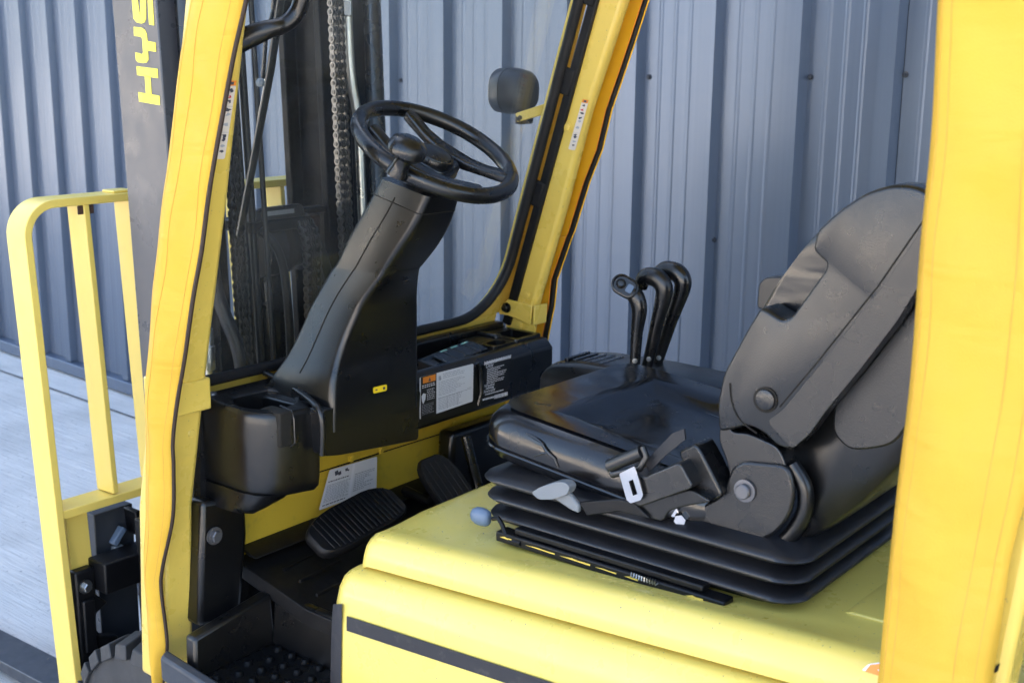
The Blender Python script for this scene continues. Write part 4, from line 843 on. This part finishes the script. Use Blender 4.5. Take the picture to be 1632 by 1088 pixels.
# recliner bracket and side plate
up_ = [(1150, 655), (1165, 690), (1190, 690), (1240, 712), (1252, 740), (1258, 780), (1200, 790), (1165, 780), (1160, 740), (1145, 700)]
mb = MB(); mb.prism(fillet([aX(x, y, XS+.004) for x, y in up_], .012, 4), (.05, 0, 0)); mb.build('recliner_cover', 'seat_shell', seat, bevel=.008, seg=3)
lo_ = [(1063, 838), (1060, 818), (1105, 812), (1150, 790), (1166, 745), (1185, 735), (1255, 742), (1266, 785), (1258, 822), (1236, 850), (1200, 866), (1150, 864)]
mb = MB(); mb.prism(fillet([aX(x, y, XS-.003) for x, y in lo_], .015, 4), (.012, 0, 0)); mb.build('side_plate', 'seat_shell', seat, bevel=.004)
arcs = [(1262, 740), (1282, 775), (1282, 815), (1262, 850), (1235, 872)]
mb = MB(); mb.tube(catmull([aX(x, y, XS+.02) for x, y in arcs], 5), .012, 10); mb.build('plate_flange', 'black_plastic', seat)
bolt(seat, aX(1188, 781, XS-.0035), (-1, 0, 0), .0115, .012, 'grey_steel', hexa=False)
mb = MB(); mb.lathe(aX(1090, 823, XS-.0035), (-1, -.3, 0), [(.016, 0), (.016, .003)], 18); mb.build('slot_recess', 'shadow_gap', seat)
bolt(seat, aX(1088, 823, XS-.006), (-1, -.3, 0), .011, .018, 'chrome')
mb = MB(); mb.tube(catmull([aX(1190, 868, XS+.02), aX(1205, 873, XS+.01), aX(1222, 868, XS+.01), aX(1238, 860, XS+.02)], 4), [.003+.002*(i % 2) for i in range(13)], 6); mb.build('dirt_clump', 'rust', seat)
# belt retractor box, belt guide, tongue
B = XS-.05
face = [(1035, 757), (1078, 742), (1100, 775), (1012, 808), (1008, 795), (1012, 765)]
top = [(1035, 757), (1078, 742), (1092, 716), (1050, 728)]
def solid_from(front, depth, name, m, bev=.004): mb = MB(); mb.prism(fillet(front, .006, 2), depth); return mb.build(name, m, seat, bevel=bev, seg=3)
body = [aX(x, y, B) for x, y in ((1008, 800), (990, 770), (1006, 752), (1030, 760), (1036, 756), (1080, 738), (1086, 742), (1103, 774), (1100, 779), (1018, 808))]
solid_from(body, (.075, 0, 0), 'retractor_box', 'seat_shell')
side = [aX(x, y, B+.03) for x, y in ((1080, 720), (1108, 706), (1118, 722), (1152, 790), (1134, 800), (1104, 776))]
solid_from(side, (.05, 0, 0), 'retractor_end', 'black_smooth')
und = [aX(x, y, B+.012) for x, y in ((1008, 806), (1100, 779), (1134, 799), (1085, 808), (1066, 814), (1056, 831), (1036, 826))]
solid_from(und, (.05, 0, 0), 'retractor_bracket', 'black_plastic')
mb = MB(); mb.tube([aX(972, 742, B+.01), aX(1024, 720, B+.01)], .011, 12); mb.tube([aX(1024, 712, B+.01), aX(1030, 728, B+.008), aX(1020, 746, B+.006), aX(976, 756, B+.006), aX(969, 742, B+.008)], .0055, 8); mb.build('belt_guide', 'seat_shell', seat, ang=60)
mb = MB(); mb.prism([aX(x, y, B+.02) for x, y in ((1028, 735), (1072, 690), (1090, 684), (1092, 700), (1060, 726), (1034, 752))], (.004, 0, 0)); mb.build('belt_webbing', 'seat_centre', seat, smooth=False)
tg = [aX(x, y, B-.006) for x, y in ((988, 754), (1012, 742), (1016, 752), (1026, 788), (1022, 796), (1006, 801), (1000, 796))]
hl = [aX(x, y, B-.006) for x, y in ((1003, 766), (1010, 763), (1017, 786), (1010, 789))]
mb = MB(); q = fillet(tg, .002, 2)
# frame of the tongue round its slot
inner = [min(hl, key=lambda h: (h-p).length) for p in q]
mb.loft([q, shift(q, -.002), shift(inner, -.002), inner], closed=True); mb.build('belt_tongue', 'chrome', seat, smooth=False)
# recline lever and slide lever
mb = MB(); rings = []
lv = [aX(x, y, XS-.06) for x, y in ((846, 785), (860, 776), (885, 768), (900, 768), (908, 776), (904, 788), (880, 796), (858, 796))]
mb.prism(fillet(lv, .006, 3), (.02, 0, 0)); mb.build('recline_handle', 'grey_plastic', seat, bevel=.006, seg=3)
mb = MB(); mb.prism([aX(x, y, XS-.05) for x, y in ((880, 793), (905, 783), (922, 806), (921, 818), (908, 812))], (.01, 0, 0)); mb.build('recline_arm', 'grey_plastic', seat, bevel=.003)
mb = MB(); mb.prism([aX(x, y, XS-.045) for x, y in ((922, 800), (985, 795), (1010, 800), (1035, 826), (985, 815), (935, 822))], (.008, 0, 0)); mb.build('recline_link', 'black_steel', seat, bevel=.002)
mb = MB(); mb.tube([aX(786, 826, 1.515), aX(794, 825, 1.513), aX(800, 835, 1.511), aX(808, 855, 1.509), aX(816, 862, 1.507), aX(830, 866, 1.505)], .0042, 8); mb.build('slide_lever_rod', 'black_steel', seat)
kc = aX(768, 823, 1.518); mb = MB(); rings = []
for t_, rr in ((-.022, .003), (-.018, .011), (-.010, .0155), (0, .0165), (.008, .0155), (.014, .0125), (.016, .008)):
    ctr = kc+V(.2, -1, -.05).normalized()*t_; rings.append([ctr+V(.98, .2, 0)*(rr*.75*math.cos(a))+V(0, .0, 1)*(rr*math.sin(a)) for a in [2*math.pi*i/14 for i in range(14)]])
mb.loft(rings); mb.build('slide_lever_knob', 'blue_grey_plastic', seat, ang=60)
mb = MB(); mb.tube([V(1.92, .79, .878), V(1.93, .74, .884), V(1.95, .60, .90)], .008, 10); mb.build('seat_cable', 'rubber', seat)
# far armrest (behind the backrest)
mb = MB(); mb.prism(fillet([aX(x, y, 2.03) for x, y in ((1206, 492), (1209, 452), (1220, 442), (1290, 440), (1290, 500))], .01, 3), (.03, 0, 0)); mb.build('armrest', 'seat_shell', seat, bevel=.008)
# ---------------- hydraulic levers on their console
con = empty('lever_console', V(2.12, 1.38, 1.0), FK)
lv = [(2.06, [(1010, 600), (1012, 575), (1015, 530), (1019, 495), (1014, 474), (1001, 462)], [.011, .011, .0125, .016, .018, .015]),
      (2.10, [(1026, 600), (1034, 572), (1046, 520), (1056, 480), (1058, 458), (1048, 444), (1032, 441), (1024, 450), (1024, 462)], [.011, .0115, .0135, .0165, .019, .020, .019, .016, .009]),
      (2.14, [(1040, 600), (1050, 570), (1070, 510), (1085, 468), (1088, 448), (1078, 434), (1060, 431), (1050, 440), (1049, 455)], [.011, .0115, .0135, .0165, .019, .020, .019, .016, .009])]
for i, (X, pp, rr) in enumerate(lv):
    root = empty('hydraulic_lever', aX(*pp[1], X), FK)
    pts = catmull([aX(*p, X) for p in pp], 5); rad = []
    for q in range(len(pts)): f = q/5; a = min(int(f), len(rr)-1); b = min(a+1, len(rr)-1); rad.append(lerp(rr[a], rr[b], f-int(f)))
    mb = MB(); mb.tube(pts, rad, 14, up=(1, 0, 0), sq=(.9, 1.0)); mb.build('lever_arm', 'black_smooth', root, ang=60)
    c_ = aX(*pp[1], X-.011); bolt(root, c_, (-1, -.4, 0), .0035, .004, 'zinc')
    if i == 0:
        tip = aX(996, 457, X-.012); tipd = V(-.72, -.45, .38).normalized(); s_ = (V(.62, -.78, 0)-tipd*V(.62, -.78, 0).dot(tipd)).normalized(); u2_ = tipd.cross(s_)
        if u2_.z < 0: u2_ = -u2_
        s2 = (s_*math.cos(-.55)+u2_*math.sin(-.55)); u3 = (-s_*math.sin(-.55)+u2_*math.cos(-.55)); mb = MB(); rings = []
        for d, f in ((-.020, .55), (-.014, .85), (-.004, .98), (.006, 1.0), (.010, .97), (.011, .86), (.005, .80)): rings.append([tip+tipd*d+s2*(x*f)+u3*(z_*f) for x, z_ in rrect(0, 0, .029, .0205, .020, 6)])
        mb.loft(rings); mb.build('lever_grip', 'black_smooth', root, ang=50)
        mb = MB(); mb.lathe(tip+tipd*.004-s2*.009, tipd, [(.010, 0), (.010, .005), (.006, .009), (.001, .0095)], 16); mb.build('thumb_button', 'black_smooth', root)
        mb = MB(); mb.loft([[tip+tipd*d+s2*(.011+x)+u3*z_ for x, z_ in rrect(0, 0, .007, .009, .003, 2)] for d in (.004, .008)]); mb.build('thumb_switch', 'blue_grey_plastic', root, bevel=.001)
    else:
        mb = MB(); mb.tube([p+V(-.006, -.004, 0) for p in pts[8:22]], .0045, 8); mb.build('grip_ridge', 'black_plastic', root)
mb = MB(); rings = []
for x, s in ((2.04, .8), (2.048, .95), (2.06, 1), (2.17, 1), (2.18, .92), (2.185, .75)):
    pr_ = [(1.56, .93), (1.562, .985), (1.53, 1.018), (1.46, 1.03), (1.30, 1.035), (1.0, 1.03), (1.0, .93)]; cy, cz = 1.3, .98
    rings.append(fillet([V(x, cy+(y-cy)*lerp(1, s, .15), cz+(z_-cz)*s) for y, z_ in pr_], .02, 3))
mb.loft(rings); mb.build('console_body', 'black_plastic', con, ang=60)
vs = None
for i in range(5):
    c_ = V(2.10, 1.50-.022*i, 1.026+.0008*i)
    if vs is None: mb = MB(); mb.box(2.06, 2.145, c_.y-.005, c_.y+.005, c_.z-.006, c_.z+.004); vs = mb.build('vent_slat', 'black_smooth', con, bevel=.002)
    else: dup(vs, V(WORLD[vs].x, c_.y, c_.z-.001), con)
# ================================================================== rolled yellow cab curtains
def curtain(name, rows, X, wav, label, seams, m='vinyl', piping=None, thick=.006, sgn=-1, bul=.016):
    root = empty(name, aX((rows[-1][0]+rows[-1][1])/2, rows[-1][2], X)); tag(root, label, 'curtain', 'rolled vinyl cab curtains')
    Ls = catmull([V(a, y, 0) for a, b, y in rows], 6); Rs = catmull([V(b, y, 0) for a, b, y in rows], 6); nC = 15
    rnd = random.Random(len(rows)); ph = [rnd.uniform(0, 6) for _ in range(8)]
    def pt(i, t, extra=0):
        l, r = aX(Ls[i].x, Ls[i].y, X), aX(Rs[i].x, Rs[i].y, X); p = lerp(l, r, t)
        z = p.z; e = math.sin(math.pi*t)**.6
        d = bul*e+wav*(.5*math.sin(9*z+ph[0]+2.2*t)+.35*math.sin(21*z+ph[1]-3*t)+.25*math.sin(37*z+ph[2]+5*t)+.5*math.sin(5*t+ph[3]+4*z))*e
        p.x += sgn*(d+extra); return p
    mb = MB(); mb.grid([[pt(i, k/(nC-1)) for k in range(nC)] for i in range(len(Ls))]); mb.build('curtain_fabric', m, root, solid=thick, ang=80)
    for t in seams:
        mb = MB(); mb.tube([pt(i, t, thick/2+.0003) for i in range(len(Ls))], .0006, 5); mb.build('stitch_line', 'stitch', root)
    if piping:
        mb = MB(); mb.tube([pt(i, piping[0], .001) for i in range(len(Ls))], piping[1], 8); mb.build('edge_piping', 'piping', root)
    return root
curtain('cab_curtain', [(318, 404, -70), (307, 393, 0), (291, 374, 85), (280, 357, 176), (266, 336, 294), (255, 322, 400), (247, 309, 473), (240, 295, 570), (236, 284, 635), (235.5, 276, 700), (235, 277, 745), (234.5, 276, 822), (234, 260, 900), (235, 257, 938), (243, 266, 1015), (249, 265, 1046), (257, 260, 1086)], 1.292, .007,
        'yellow vinyl cab curtain strip hanging along the front left post', (.13, .40, .86), piping=(1.0, .0042))
curtain('cab_curtain', [(1507, 1720, -90), (1499, 1712, 0), (1489, 1702, 200), (1470, 1684, 400), (1455, 1664, 600), (1436, 1640, 760), (1423, 1612, 880), (1413, 1597, 970), (1402, 1578, 1088), (1385, 1555, 1220)], 1.315, .013,
        'wide yellow vinyl cab curtain on the rear post at the right edge', (.05, .14, .74, .9), bul=.02)
bl_ = [(1034, 0), (1014, 62), (994, 121), (975, 176), (960, 239), (940, 290), (916, 368), (911, 380), (888, 446), (884, 486), (875, 530), (868, 568), (866, 625)]
curtain('cab_curtain', [(x-95, x+14, y-70) for x, y in bl_[:1]]+[(x-75 if y < 430 else x-60, x-2, y) for x, y in bl_]+[(800, 864, 680)], 2.435, .003,
        'orange yellow vinyl cab curtain with black edge along the far right post', (.55,), m='vinyl_inner', sgn=-1, bul=.004)
far = bpy.data.objects
root = [o for o in COL.objects if o.name == 'cab_curtain.002'][0]
mb = MB(); rows = [[aX(x-9+dx, y, 2.424) for dx in (0, 8.5)] for x, y in bl_+[(864, 690)]]; mb.grid([[aX(x+dx, y, 2.424) for dx in (-9.5, -1)] for x, y in [(1052, -60)]+bl_+[(864, 690)]]); mb.build('edge_binding', 'rubber', root, solid=.006)
mb = MB(); mb.tube([aX(x-10, y, 2.42) for x, y in [(1052, -60)]+bl_+[(864, 690)]], .0012, 6); mb.build('stitch_line', 'label_orange', root)
mb = MB(); mb.tube([aX(x+.3, y, 2.424) for x, y in [(1052, -60)]+bl_+[(864, 690)]], .0018, 6); mb.build('edge_lip', 'vinyl_inner', root)
# rear post under the rear curtain
pr_ = []
for x, y in ((1760, 300), (1668, 780), (1632, 955), (1604, 1088), (1578, 1210)):
    p = aX(x, y, 1.335); pr_.append((p.y, p.z))
mb = MB(); mb.loft([[V(1.335, y, z), V(1.40, y, z), V(1.40, y+.075, z), V(1.335, y+.075, z)] for y, z in pr_]); mb.build('guard_post', 'yellow_paint', FK, bevel=.012, seg=3)
c = aX(1588, 1063, 1.3345); mb = MB(); mb.prism([aX(x, y, 1.3345) for x, y in ((1594, 1056), (1588, 1060), (1583, 1068), (1586, 1072), (1591, 1068))], (-.001, 0, 0)); mb.build('post_slot', 'shadow_gap', FK)

# unseen overhead guard roof above the frame, solid sheet added to shade the cab
mb = MB(); mb.box(1.30, 2.43, .1, 1.56, 2.09, 2.14); mb.build('unseen_guard_roof', 'yellow_paint', FK, bevel=.015)
mb = MB(); mb.loft([[V(x, y, z) for x, y in ((2.36, yy), (2.42, yy), (2.42, yy+.075), (2.36, yy+.075))] for z, yy in ((.85, .30), (2.1, .12))]); mb.build('guard_post', 'yellow_paint', FK, bevel=.012)
